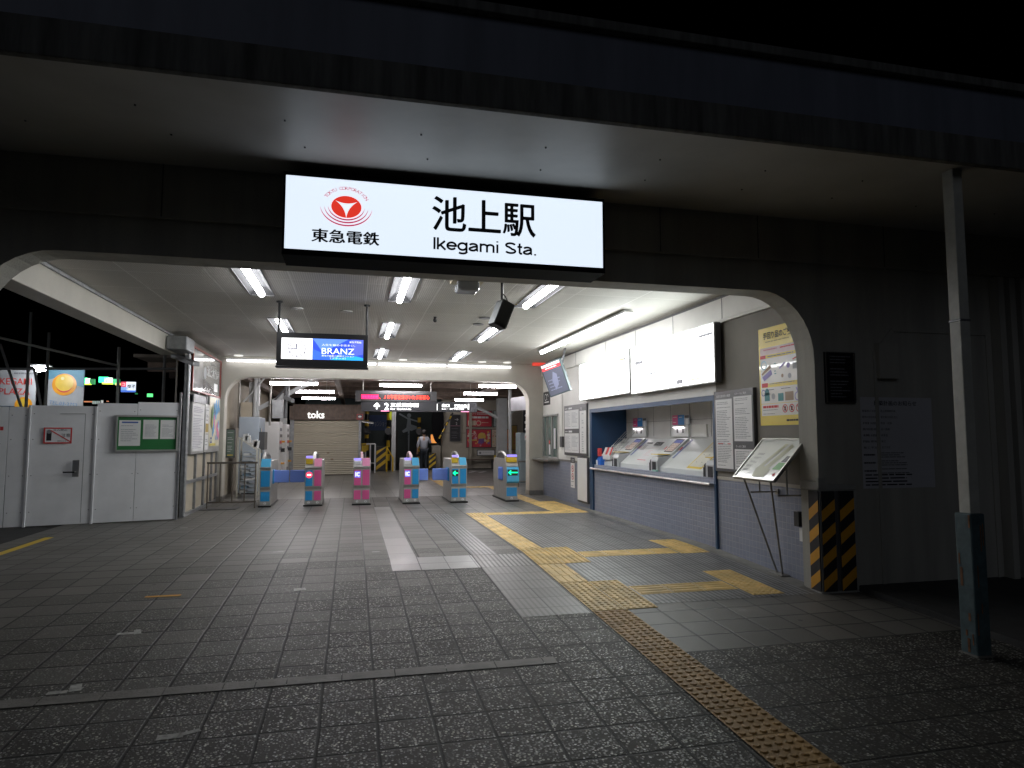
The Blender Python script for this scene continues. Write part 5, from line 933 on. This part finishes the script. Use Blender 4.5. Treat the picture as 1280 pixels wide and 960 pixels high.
def dsign(P,w,h): P.text('→',.45*w,.78*h,.10*h,white_pl,1,w=.4*w); P.text('2',.55*w,.62*h,.10*h,white_pl,1); P.rect(0,.575*h,w,.59*h,ppk,1); P.lines(.12*w,.1*h,.85*w,.5*h,9,grey_t,1,t=.3)
bposter('platform_sign',563,575,519,551,30.85,black_t,'tall black platform two sign with arrow on the platform wall',dsign)
bposter('bench_notice',597,618,563,569,30.5,paper,'low white notice strip under the festival poster',lambda P,w,h:(P.disc(.15*w,.5*h,.25*h,grey_t,1,10),P.lines(.3*w,.25*h,.9*w,.75*h,2,lgrey_t,1)))
a = at(618,583,'y',25); m = MB(); m.box(a.x,a.x+.2,25,25.1,a.z,a.z+.42,yellow); m.cyl((a.x+.1,25.05,0),(a.x+.1,25.05,a.z),.03,gframe,8); P = Panel((a.x,24.999,a.z),UX,UZ,.002); P.text('注\n意',.04,.05,.30,black_t,1,w=.12); t=empty('yellow_sign_post',(a.x+.1,25,0),'small yellow caution sign on a post before the poster wall','sign'); m.build('sign_plate',t,(a.x,25,0)); P.build('lettering',t)
# right-hand passage: lit white box sign, black icon board, ticket adjuster, rail
t = empty('hanging_route_sign',(5.6,22,2.2),'pale hanging sign box with a steel edge by the right pillar','sign'); a = at(640,512,'y',19.5); b = at(659,497,'y',18.3); m = MB(); d=(b-a); d.z=0; m.obox((a+b)/2,d/2,Vector((-d.y,d.x,0)).normalized()*.05,Vector((0,0,.20)),mat('sign_pale',(.45,.45,.50),.4)); m.build('sign_box',t,tuple(a),bevel=.01)
a = at(654,514,'y',22); m = MB(); m.box(a.x,a.x+.17,22,22.05,a.z-1.0,a.z+.05,black); t=empty('icon_board',(a.x,22,a.z-1),'narrow black pictogram board beyond the right pillar','sign'); m.build('board',t,(a.x,22,a.z)); P = Panel((a.x,21.998,a.z-1),UX,UZ,.003)
for k in range(4): P.disc(.085,.16+.23*k,.05,white_pl,1,4 if k%2 else 12)
P.build('pictogram',t)
t = empty('fare_adjuster',(5.4,21,0),'pale blue machine with a no entry mark beyond the right pillar','machine'); a = at(650,575,'y',21); b = at(660,540,'y',21); m = MB(); m.box(a.x,b.x+.15,21,21.6,a.z-.75,b.z-.02,mat('adj_blue',(.30,.36,.38),.4)); m.build('cabinet',t,(a.x,21,0),bevel=.03); P = Panel((b.x-.12,20.998,b.z-.27),UX,UZ,.003); P.rect(0,0,.24,.22,white_pl); P.arc(.12,.11,.08,.02,0,6.28,red_t,2); P.line(.06,.05,.18,.17,.02,red_t,3); P.build('notice',t)
t = empty('passage_railing',(5.2,19.5,0),'grey tubular railing beyond the right pillar','railing'); m = MB(); a = at(648,578,'y',19.5); m.cyl((a.x,19.5,.75),(a.x+1.6,19.5,.75),.025,dsteel,8); m.cyl((a.x,19.5,.15),(a.x+1.6,19.5,.15),.02,dsteel,8); m.build('rail',t,(a.x,19.5,.7))
for k in range(5): m = MB(); m.cyl((a.x+.35*k,19.5,0),(a.x+.35*k,19.5,.75),.022,dsteel,8); m.build('post',t,(a.x+.35*k,19.5,.3))
# departures display
t = empty('departure_display',(1.1,18,2.42),'hanging black display with scrolling red characters above the gates','display'); a = at(444,502,'y',18); b = at(546,489.5,'y',18)
m = MB(); m.box(a.x,b.x,18,18.2,a.z+.02,b.z,gframe); m.build('casing',t,(a.x,18,a.z),bevel=.005)
for x in (a.x+.2,b.x-.15): m = MB(); m.cyl((x,18.1,b.z),(x,18.1,3.34),.014,dsteel,8); m.build('hanger',t,(x,18.1,3))
P = Panel((a.x,17.999,a.z+.02),UX,UZ,.003); w_=b.x-a.x; h_=b.z-a.z-.02; led=glow('led_red',(1,.05,.03),3.2); led2=glow('led_pink',(1,.03,.16),3.0); P.rect(w_*.06,h_*.15,w_*.92,h_*.72,black_t,0); P.rect(w_*.07,h_*.2,w_*.28,h_*.62,glow('led_dim',(.85,.02,.12),1.2),1); P.text('運転見合わせ',w_*.075,h_*.22,h_*.36,led2,2,w=w_*.20); P.text('、ＪＲ宇都宮線さいたま新都心',w_*.29,h_*.20,h_*.42,led,2,w=w_*.62,bold=.01); P.build('led_text',t)
t = empty('platform_direction_sign',(1.6,18,2.2),'backlit dark direction sign for platform 2 below the red display','sign'); a = at(451.5,514,'y',18.02); b = at(596,502,'y',18.02); m = MB(); m.box(a.x,b.x,18.02,18.16,a.z,a.z+.27,mat('sign_dark',(.045,.045,.052),.4)); m.build('sign_box',t,(a.x,18,a.z))
P = Panel((a.x,18.019,a.z),UX,UZ,.003); w_=b.x-a.x; sw=glow('sign_white',(1,1,1),3.0); P.line(w_*.13,.06,w_*.13,.20,.035,sw); P.poly([(w_*.13,.23),(w_*.13-.085,.14),(w_*.13-.06,.12),(w_*.13,.17),(w_*.13+.06,.12),(w_*.13+.085,.14)],sw,2)
P.text('2',w_*.195,.045,.18,sw,1,w=.11,bold=.02); P.text('五反田方面',w_*.245,.12,.11,sw,1,w=.75,bold=.02); P.text('for Gotanda',w_*.245,.045,.05,sw,1,w=.55); P.line(w_*.165,.012,w_*.235,.012,.02,glow('sign_pink',(1,.3,.5),1.5)); P.line(w_*.648,.04,w_*.648,.22,.012,sw); P.text('出口',w_*.69,.13,.09,sw,1,w=.2,bold=.02); P.text('Exit・本門寺方面',w_*.69,.06,.045,sw,1,w=.6)
P.text('1',w_*.92,.07,.15,sw,1,bold=.02); P.line(w_*.86,.012,w_*.93,.012,.02,glow('sign_pink',(1,.3,.5),1.5)); P.text('蒲田方面',w_*.80,.11,.10,sw,1,w=.33,bold=.02); P.build('lettering',t)
# kiosk
t = empty('kiosk',(-.9,27,0),'closed kiosk with a beige roller shutter and brown name board','kiosk'); kx0,kx1 = at(363,560,'y',27).x, at(455,560,'y',27).x
m = MB(); m.box(kx0+.05,kx1-.12,27.06,29.5,0,2.75,brown); m.build('kiosk_body',t,(-.9,27,0)); m = MB(); zt_,zb2 = at(400,508,'y',27).z, at(400,525,'y',27).z
m.box(kx0-.05,kx1,26.8,27.05,zb2,zt_,brown); 
for k in range(30): x = kx0+k*(kx1-kx0)/30; m.box(x,x+.006,26.797,26.8,zb2+.01,zt_-.01,gframe)
m.build('name_board',t,(-.9,27,2.3),bevel=.01)
P = Panel((at(384,523,'y',26.79).x,26.79,at(384,523,'y',26.79).z),UX,UZ,.004); tw = at(405.5,523,'y',26.79).x-P.o.x; th = at(384,514,'y',26.79).z-P.o.z; P.text('toks',0,0,th*1.05,glow('toks_white',(.95,.95,.92),1.0),1,w=tw,bold=.02); P.build('lettering',t)
P = Panel((at(446,524,'y',26.78).x,26.78,at(446,524,'y',26.78).z),UX,UZ,.004); P.rect(0,0,.23,.20,red_t,0); P.rect(.02,.02,.21,.18,gframe,1); P.disc(.115,.1,.07,white_pl,2,12,ry=.035); P.build('emblem',t)
sh_m = mat('shutter_beige',(.50,.46,.37),.45,var=.05,vscale=2); m = MB(); zz=.02; k=0
while zz < zb2-.03: m.add([(kx0+.12,26.98,zz),(kx1-.22,26.98,zz),(kx1-.22,26.955,zz+.035),(kx0+.12,26.955,zz+.035),(kx1-.22,26.98,zz+.07),(kx0+.12,26.98,zz+.07)],[(0,1,2,3),(3,2,4,5)],sh_m); zz += .07
m.keep=True; m.build('shutter',t,(-.9,27,1)); 
for xa,xb in ((kx0-.03,kx0+.12),(kx1-.22,kx1-.12)): m = MB(); m.box(xa,xb,26.92,27.06,0,zb2,galv); m.build('shutter_guide',t,(xa,27,1))
m = MB()
for px in (401,415,410): q = at(px,574 if px!=410 else 566,'y',26.94); m.box(q.x-.05,q.x+.05,26.93,26.95,q.z-.015,q.z+.015,rust)
m.build('shutter_lock',t,(-.9,27,1)); a=at(452,528,'y',26.6); m = MB(); m.add([(a.x,26.4,a.z),(a.x+.45,26.4,a.z-.06),(a.x+.45,27,a.z+.0),(a.x,27,a.z+.08),(a.x,26.4,a.z+.03),(a.x+.45,26.4,a.z-.03),(a.x+.45,27,a.z+.03),(a.x,27,a.z+.11)],[(0,1,2,3),(4,5,6,7),(0,1,5,4),(1,2,6,5),(2,3,7,6),(3,0,4,7)],alu); m.build('side_awning',t,tuple(a))
# lockers / vending machines at left
def vend(name,px0,px1,py_top,Y,depth,base,label,cat):
    a = at(px0,600,'y',Y); b = at(px1,600,'y',Y); z = at(px0,py_top,'y',Y).z; t2 = empty(name,((a.x+b.x)/2,Y,0),label,cat); m = MB(); m.box(a.x,b.x,Y,Y+depth,.06,z,base); m.build('cabinet',t2,(a.x,Y,0),bevel=.02); m = MB(); m.box(a.x+.03,b.x-.03,Y+.03,Y+depth-.03,0,.06,black); m.build('plinth',t2,(a.x,Y,0)); return t2,a.x,b.x,z
lg = mat('locker_bluegrey',(.34,.39,.45),.5,var=.05)
t2,xa,xb,z = vend('vending_machine',296,322,521,18.6,1.2,lg,'blue-grey vending machine seen from its side behind the leaflet rack','vending machine')
P = Panel((xb+.001,18.6,.06),WL,UZ,.004); P.rect(.08,.75,.72,z-.5,g_glass,1); P.rect(.76,.3,1.1,z-.2,lg,1)
for i in range(4):
    for j in range(5): P.rect(.12+.12*j,.85+.22*i,.20+.12*j,1.0+.22*i,(green_b,pcr,paper,blue_t)[(i+j)%4],2)
for k in range(3): P.frame(.8,.4+.4*k,1.05,.7+.4*k,.015,gframe,2)
P.rect(.1,.12,.7,.35,gframe,1); P.build('display_window',t2)
m = MB(); m.box(xb,xb+.14,18.62,19.2,1.15,1.62,gframe); m.build('coin_door',t2,(xb,18.6,1))
for k,(p0,p1,yt,Y,l) in enumerate(((332,347.5,527,22.2,'left'),(352,357,530,24.4,'right'))):
    t2,xa,xb,z = vend('vending_machine',p0-4,p1,yt,Y,1.0,white_pl,f'white vending machine left of the kiosk, {l} of the white pair','vending machine')
    P = Panel((xb+.001,Y,.06),WL,UZ,.004); P.rect(.05,.9,.95,z-.2,paper,1); P.rect(.1,.2,.6,.38,gframe,2)
    for i in range(4): P.lines(.1,1.0+.2*i,.9,1.12+.2*i,1,(grey_t,red_t,gframe,grey_t)[i],2,t=.8,seed=i+k)
    P.build('display_window',t2); m = MB(); m.box(xb,xb+.10,Y+.7,Y+.85,.6,.66,hyel); m.box(xb,xb+.12,Y+.5,Y+.7,1.0,1.12,black); m.box(xb,xb+.10,Y+.7,Y+.85,1.3,1.36,hyel); m.build('coin_slot',t2,(xb,Y,1))
# leaflet shelf stand
t = empty('magazine_rack',(-2.45,17.6,0),'white wire magazine rack with sloping top behind the railing','rack'); xa = at(296,610,'y',17.5).x; xb = at(320,610,'y',17.5).x; za = at(296,547,'y',17.5).z; zb3 = at(320,562,'y',17.5).z
wr = mat('rack_white',(.60,.59,.52),.5); m = MB()
for x,z in ((xa,za),(xb,zb3)):
    for y in (17.5,18.0): m.box(x-.02,x+.02,y-.02,y+.02,0,z,wr)
m.obox(((xa+xb)/2,17.5,(za+zb3)/2),((xb-xa)/2,0,(zb3-za)/2),(0,.02,0),(0,0,.02),wr); m.obox(((xa+xb)/2,18.0,(za+zb3)/2),((xb-xa)/2,0,(zb3-za)/2),(0,.02,0),(0,0,.02),wr); m.build('rack_frame',t,(xa,17.5,0)); m = MB()
for k in range(11): z = .12+.10*k; m.box(xa+.02,xb-.02,17.52,17.98,z,z+.012,mat('rack_shelf',(.32,.36,.38),.5))
m.build('shelf',t,(xa,17.5,0)); m = MB(); R=random.Random(4)
for k in range(10): z = .13+.10*k; xx = xa+.04+R.uniform(0,.1); m.box(xx,xx+R.uniform(.12,.25),17.53,17.9,z+.002,z+.05,(paper,mat('mag_blue',(.2,.3,.4),.5),lgrey_t)[k%3])
m.build('magazines',t,(xa,17.5,0))
for k,(f,r) in enumerate(((.3,.3),(.45,-.2),(.8,.1),(.9,.2))): m = MB(); x = xa+(xb-xa)*f; z = za+(zb3-za)*f; m.obox((x,17.7,z+.09),(.06,0,.01),(0,.05,0),(r*.06,0,.09),paper); m.build('leaflet',t,(x,17.7,z))
t = empty('glass_notice_case',(-2.9,17.2,1.0),'narrow green glass notice case just beyond the left pillar','notice case'); xa = at(283,560,'y',17.3).x; m = MB(); za,zb4 = at(285,572,'y',17.3).z, at(285,536,'y',17.3).z; m.box(xa-.02,xa+.19,17.3,17.38,za,zb4,gframe); m.build('frame',t,(xa,17.3,za)); P = Panel((xa,17.299,za+.03),UX,UZ,.002); P.rect(0,0,.17,zb4-za-.06,mat('case_green',(.16,.22,.18),.15),0); P.lines(.02,.1,.15,zb4-za-.1,12,lgrey_t,1); P.rect(.02,.02,.15,.04,yellow,1); P.build('glass',t)
# junk under the roof at left: cable boxes
for k,(px,py,l,c) in enumerate(((308,512,'beige cable box with thick pipes on the wall above the vending machine',postm),(347,509,'small grey lamp box beside the roof above the kiosk',gframe))):
    q = at(px,py,'y',19.2); m = MB(); m.box(q.x-.14,q.x+.14,19.2,19.4,q.z-.3,q.z+.2,(beige,galv)[k]); m.cyl((q.x+.2,19.3,q.z-.3),(q.x+.2,19.3,3.3),.05,c,8); m.cyl((q.x-.2,19.3,q.z-.5),(q.x-.2,19.3,3.3),.03,dsteel,8); m.cyl((q.x-.1,19.3,q.z+.2),(q.x+.5,19.3,3.2),.03,c,8); tag(m.build('cable_box',None,tuple(q)),l,'cable box')
t = empty('bullet_camera',(-1.2,19,2.6),'grey tubular security camera hanging under the left trio of tubes','camera'); q = at(361,498,'y',19); m = MB(); m.cyl(q+Vector((-.1,.1,.03)),q+Vector((.12,-.15,-.07)),.06,galv,12); m.build('camera_body',t,tuple(q)); m = MB(); m.cyl(q,(q.x,19,3.3),.018,galv,8); m.build('mount',t,tuple(q))
# level crossing beyond: dark tarpaulin fence, poles, striped barrier covers, railings
dk = mat('dark_hoarding',(.03,.05,.045),.5,var=.2); m = MB(); a = at(452,520,'y',38).x; b=at(556,520,'y',38).x; m.box(a-3,b+.6,38,38.1,0,3.6,dk); t=empty('dark_shopfront',(4,38,0),'dark shuttered shopfront with a pale dancer silhouette across the tracks','shopfront'); m.build('shop_wall',t,(a,38,0))
P = Panel((a,37.99,0),UX,UZ,.01); q = at(456,538,'y',37.99); q2=at(488,519,'y',37.99); u0=q.x-a; v0=q.z; P.rect(u0,v0,q2.x-a,q2.z,mat('sign_dnavy',(.03,.07,.20),.5),1); P.text('マンションショップ',u0+.1,v0+.22,.32,mat('dim_white',(.35,.38,.42),.5),2,w=(q2.x-q.x)*.9)
c = at(511,545,'y',37.99); cx=c.x-a; cz=c.z; dn2 = mat('dancer_grey',(.50,.56,.58),.5); s_=1.45
body=[(-.05,.72),(.05,.72),(.08,.45),(.30,.38),(.32,.28),(.10,.20),(.03,.22),(.02,-.75),(-.02,-.75),(-.04,.18),(-.22,.12),(-.26,.2),(-.10,.32)]
P.poly([(cx+x*s_,cz+y*s_) for x,y in body],dn2,2); P.disc(cx,cz+.80*s_,.08*s_,dn2,2,12); P.line(cx-.03,cz+.66*s_,cx-.55,cz+1.25,.09,dn2,3); P.line(cx+.03,cz+.66*s_,cx+.62,cz+.78,.08,dn2,3)
for k in range(5): P.line(cx-.9+.35*k,cz-.2,cx-.75+.38*k,cz+.15,.03,mat('dim_green',(.03,.06,.06),.5),2)
P.build('painted_signs',t)
m = MB(); m.box(at(488,540,'y',36).x,at(497,540,'y',36).x,36,36.3,0,at(490,538,'y',36).z,mat('brown_board',(.05,.038,.03),.7)); tag(m.build('brown_screen',None,(at(490,540,'y',36).x,36,0)),'narrow brown screen in the dark beyond the striped barrier','screen')
hz_m = mat('crossing_yellow',(.65,.42,.02),.5)
def spole(px,Y,r,py_top,py_bot,l,seg=7):
    q = at(px,py_top,'y',Y); zb5 = at(px,py_bot,'y',Y).z; t2 = empty('crossing_pole',(q.x,Y,0),l,'pole','striped crossing signal poles'); m = MB(); n = 10; H=q.z
    for k in range(n): m.cyl((q.x,Y,H*k/n),(q.x,Y,H*(k+1)/n),r,(hz_m if k%2 else black),10)
    m.build('striped_post',t2,(q.x,Y,0))
    m = MB(); m.cyl((q.x,Y-.1,1.75),(q.x,Y-.2,1.75),.17,black,14); m.cyl((q.x,Y-.1,2.2),(q.x,Y-.2,2.2),.0001,black,6); m.build('signal_head',t2,(q.x,Y,1.7)); return t2
spole(459,32,.10,510,590,'striped crossing pole just right of the kiosk awning'); spole(486,33,.09,500,585,'striped crossing pole with a yellow lamp, behind the direction sign'); spole(524,34,.09,522,570,'faint striped crossing pole to the left of the walking man')
q = at(490,519,'y',32.8); m = MB(); m.ball(q,.17,glow('yellow_lamp',(.60,.65,.05),.45),10,8,(.8,.8,1.5)); tag(m.build('yellow_crossing_lamp',None,tuple(q)),'greenish yellow hooded lamp on the striped pole under the direction sign','lamp')
q = at(543.5,548.5,'y',32); m = MB(); m.box(q.x-.18,q.x+.14,31.95,32.1,q.z-.2,q.z+.2,glow('orange_lamp',(.95,.35,.08),.8)); m.cyl((q.x,32.03,0),(q.x,32.03,q.z),.03,black,8); tag(m.build('orange_lamp',None,tuple(q)),'glowing orange signal lamp right of the walking man','lamp')
def striped(px0,px1,py0,py1,Y,l):
    a = at(px0,py1,'y',Y); b = at(px1,py0,'y',Y); t2 = empty('barrier_cover',(a.x,Y,0),l,'barrier cover','striped crossing barrier covers'); w_=b.x-a.x; h_=b.z-a.z; m = MB(); m.box(a.x,b.x,Y,Y+.3,a.z,b.z,black); m.build('cover',t2,(a.x,Y,0)); P = Panel((a.x,Y-.002,a.z),UX,UZ,.002)
    for k in range(-1,4):
        y = k*h_*.32; pts=[(0,y),(w_,y+w_*.8),(w_,y+w_*.8+h_*.16),(0,y+h_*.16)]; cl=[(p,min(max(r,0),h_)) for p,r in pts]
        if len(set(cl))==4: P.poly(cl,hz_m,1)
    P.build('stripes',t2)
striped(470,483,558,588,29.6,'yellow and black striped barrier cover right of the white railing'); striped(536,545,566,586,30.2,'small striped barrier cover half hidden by the walking man')
t = empty('crossing_rail',(1.0,29.4,0),'yellow pipe rail beside the striped barrier cover','railing'); 
for px,py in ((483.5,558),(491,571)): q = at(px,py,'y',29.3); m = MB(); m.cyl((q.x,29.3,0),q,.035,hz_m,8); m.build('post',t,(q.x,29.3,0))
q=at(483.5,559,'y',29.3); q2=at(491,572,'y',29.3); m = MB(); m.cyl(q,q2,.025,hz_m,8); m.build('rail',t,tuple(q))
t = empty('white_railing',(.7,28.4,0),'white pipe railing between the kiosk and striped barrier','railing'); qa=at(457,555,'y',28.4); qb=at(469,555,'y',28.4)
for x in (qa.x,(qa.x+qb.x)/2,qb.x): m = MB(); m.cyl((x,28.4,0),(x,28.4,qa.z),.03,white_pl,8); m.build('post',t,(x,28.4,0))
m = MB(); m.cyl((qa.x,28.4,qa.z),(qb.x,28.4,qa.z),.03,white_pl,8); m.cyl((qa.x,28.4,.4),(qb.x,28.4,.4),.025,white_pl,8); m.build('rail',t,(qa.x,28.4,1))
q=at(452,565,'y',28); q2=at(458,554,'y',28); m = MB(); m.box(q.x,q2.x,28,28.05,q.z,q2.z,yellow); P=Panel((q.x,27.999,q.z),UX,UZ,.002); t=empty('yellow_notice',tuple(q),'yellow notice plate fixed to the white railing by the kiosk','notice'); m.build('plate',t,tuple(q)); P.lines(.02,.05,.17,.33,3,black_t,1); P.build('print',t)
q=at(540,590,'y',30.5); m = MB(); m.box(q.x,at(551,560,'y',30.5).x,30.5,30.9,0,at(545,557,'y',30.5).z,mat('cabinet_beige',(.30,.27,.22),.6)); tag(m.build('relay_cabinet',None,(q.x,30.5,0),bevel=.02),'plain beige equipment cabinet between the man and platform wall','cabinet')
q=at(553,535,'y',31); m = MB(); m.prism([(math.cos(6.2832*k/20)*.28,math.sin(6.2832*k/20)*.95) for k in range(20)],lambda a,b,d:(q.x-.25+a,d,2.15+b),30.7,30.8,case_m); m.cyl((q.x-.25,30.8,1.3),(q.x-.25,30.8,0),.04,gframe,8); tag(m.build('oval_mirror',None,(q.x,30.7,0)),'tall dark oval panel standing left of the black platform sign','mirror')
m = MB(); a=at(566,516,'y',30.4); b=at(549,548,'y',30.4)
for k in range(8): m.cyl(a+(b-a)*k/8,a+(b-a)*(k+1)/8,.04,(hz_m if k%2 else black),8)
tag(m.build('boom_gate',None,tuple(a)),'raised striped crossing boom slanting beside the oval panel','boom gate')
mb = MB(); mb.keep=True; mb.add([(-6,31,0.001),(9.5,31,0.001),(9.5,31.8,0.001),(-6,31.8,0.001)],[(0,1,2,3)],asph); 
q=at(586,577,'y',28.4)
for px,py in ((590,583),(603,583)): q=at(px,590,'z',0.004); mb.add([(q.x-.3,q.y-.5,.006),(q.x-.1,q.y-.5,.006),(q.x+.35,q.y+.6,.006),(q.x+.15,q.y+.6,.006)],[(0,1,2,3)],white_pl)
tag(mb.build('crossing_marks'),kind='structure')
sheet('crossing_road', -6, 9.5, 26.6 if False else 30.2, 31.0, asph, 0.004)
# ================================================================ the walking man
def skin_mesh(name, chains, m, parent, loc, sub=2):
    bm = bmesh.new(); vs = {}; lay = bm.verts.layers.skin.verify(); root = None
    for key,(co,r) in chains['v'].items():
        v = bm.verts.new(co); vs[key]=v; v[lay].radius = r if isinstance(r,tuple) else (r,r)
    for a,b in chains['e']: bm.edges.new((vs[a],vs[b]))
    vs[chains['root']][lay].use_root = True
    me = bpy.data.meshes.new(name); bm.to_mesh(me); bm.free(); o = bpy.data.objects.new(name, me); COL.objects.link(o)
    sk = o.modifiers.new('skin','SKIN'); sk.use_smooth_shade = True; sb = o.modifiers.new('sub','SUBSURF'); sb.levels = sb.render_levels = sub
    dg = bpy.context.evaluated_depsgraph_get(); dg.update(); me2 = bpy.data.meshes.new_from_object(o.evaluated_get(dg)); bpy.data.objects.remove(o); me2.name = name
    me2.materials.clear(); me2.materials.append(m); me2.polygons.foreach_set('material_index',[0]*len(me2.polygons)); me2.polygons.foreach_set('use_smooth',[True]*len(me2.polygons))
    o = bpy.data.objects.new(name, me2); COL.objects.link(o)
    if parent: o.parent = parent; o.location = loc
    return o
skin_m = mat('skin',(.42,.26,.18),.55,var=.05); shirt_m = mat('shirt',(.42,.44,.50),.8,var=.06,vscale=8); trs = mat('trousers',(.02,.026,.035),.8,var=.1); hair_m = mat('hair',(.012,.01,.009),.6)
q = at(529.5,590,'y',28.6); t = empty('person',(q.x,28.6,0),'man in white shirt and dark trousers walking away beyond the gates','person')
V = {'pel':((0,0,.95),(.15,.11)),'wst':((0,0,1.08),(.14,.10)),'chs':((0,.02,1.30),(.17,.12)),'nk':((0,.03,1.47),.06),'nk2':((.01,.045,1.54),.055),'hd':((.01,.06,1.63),(.085,.10)),'hd2':((.01,.06,1.70),(.07,.085)),
 'ls':((-.17,.02,1.42),.06),'le':((-.25,-.02,1.15),.042),'lw':((-.27,.04,.90),.028),'lh':((-.27,.06,.83),.035),
 'rs':((.17,.02,1.42),.06),'re':((.30,.06,1.22),.042),'rw':((.20,.12,1.42),.028),'rh':((.13,.10,1.52),.034),
 'lp':((-.09,0,.90),.085),'lk':((-.09,.10,.50),.058),'la':((-.09,.06,.09),.038),'lt':((-.09,.20,.03),.035),
 'rp':((.09,0,.90),.085),'rk':((.09,.02,.49),.058),'ra':((.09,-.14,.12),.038),'rt':((.09,-.03,.03),.035)}
E_ = [('pel','wst'),('wst','chs'),('chs','nk'),('nk','nk2'),('nk2','hd'),('hd','hd2'),('chs','ls'),('ls','le'),('le','lw'),('lw','lh'),('chs','rs'),('rs','re'),('re','rw'),('rw','rh'),('pel','lp'),('lp','lk'),('lk','la'),('la','lt'),('pel','rp'),('rp','rk'),('rk','ra'),('ra','rt')]
skin_mesh('body',{'v':V,'e':E_,'root':'pel'},skin_m,t,(0,0,0))
def sub_(keys,grow,extra={}): return {k:(V[k][0],tuple(x+grow for x in (V[k][1] if isinstance(V[k][1],tuple) else (V[k][1],)*2))) for k in keys} | extra
sv = sub_(['pel','wst','chs','ls','le','rs','re','nk'],.022); sv['nk']=(V['nk'][0],(.07,.07)); sv['lm']=((-.262,.015,1.02),(.05,.05)); sv['rm']=((.26,.09,1.30),(.05,.05))
skin_mesh('shirt',{'v':sv,'e':[('pel','wst'),('wst','chs'),('chs','nk'),('chs','ls'),('ls','le'),('le','lm'),('chs','rs'),('rs','re'),('re','rm')],'root':'pel'},shirt_m,t,(0,0,0))
tv = sub_(['lp','lk','la','rp','rk','ra'],.022); tv['pel']=((0,0,.93),(.178,.138))
skin_mesh('trousers',{'v':tv,'e':[('pel','lp'),('lp','lk'),('lk','la'),('pel','rp'),('rp','rk'),('rk','ra')],'root':'pel'},trs,t,(0,0,0))
m = MB(); 
for s_,y in ((-.09,.06),(.09,-.14)): m.ball((q.x+s_,28.6+y+.05,.05),.06,black,10,6,(.8,2.1,.8))
m.build('shoes',t,(q.x,28.6,0))
m = MB(); m.ball((q.x+.01,28.6+.045,1.675),.112,hair_m,14,10,(.9,1.0,1.05)); m.build('hair',t,(q.x,28.6,1.6),smooth=True)
for s_ in (-1,): 
    m = MB(); hx,hy,hz = q.x-.27,28.6+.07,.80
    for k in range(4): m.cyl((hx-.025+.018*k,hy+.0,hz+.02),(hx-.025+.018*k,hy+.02,hz-.055+.008*abs(k-1.5)),.010,skin_m,6,.008)
    m.cyl((hx+.03,hy+.01,hz+.04),(hx+.045,hy+.03,hz-.01),.010,skin_m,6); m.build('hand',t,(q.x,28.6,.8))
# cleanup of bookkeeping props
for o in bpy.data.objects:
    if '_w' in o: del o['_w']
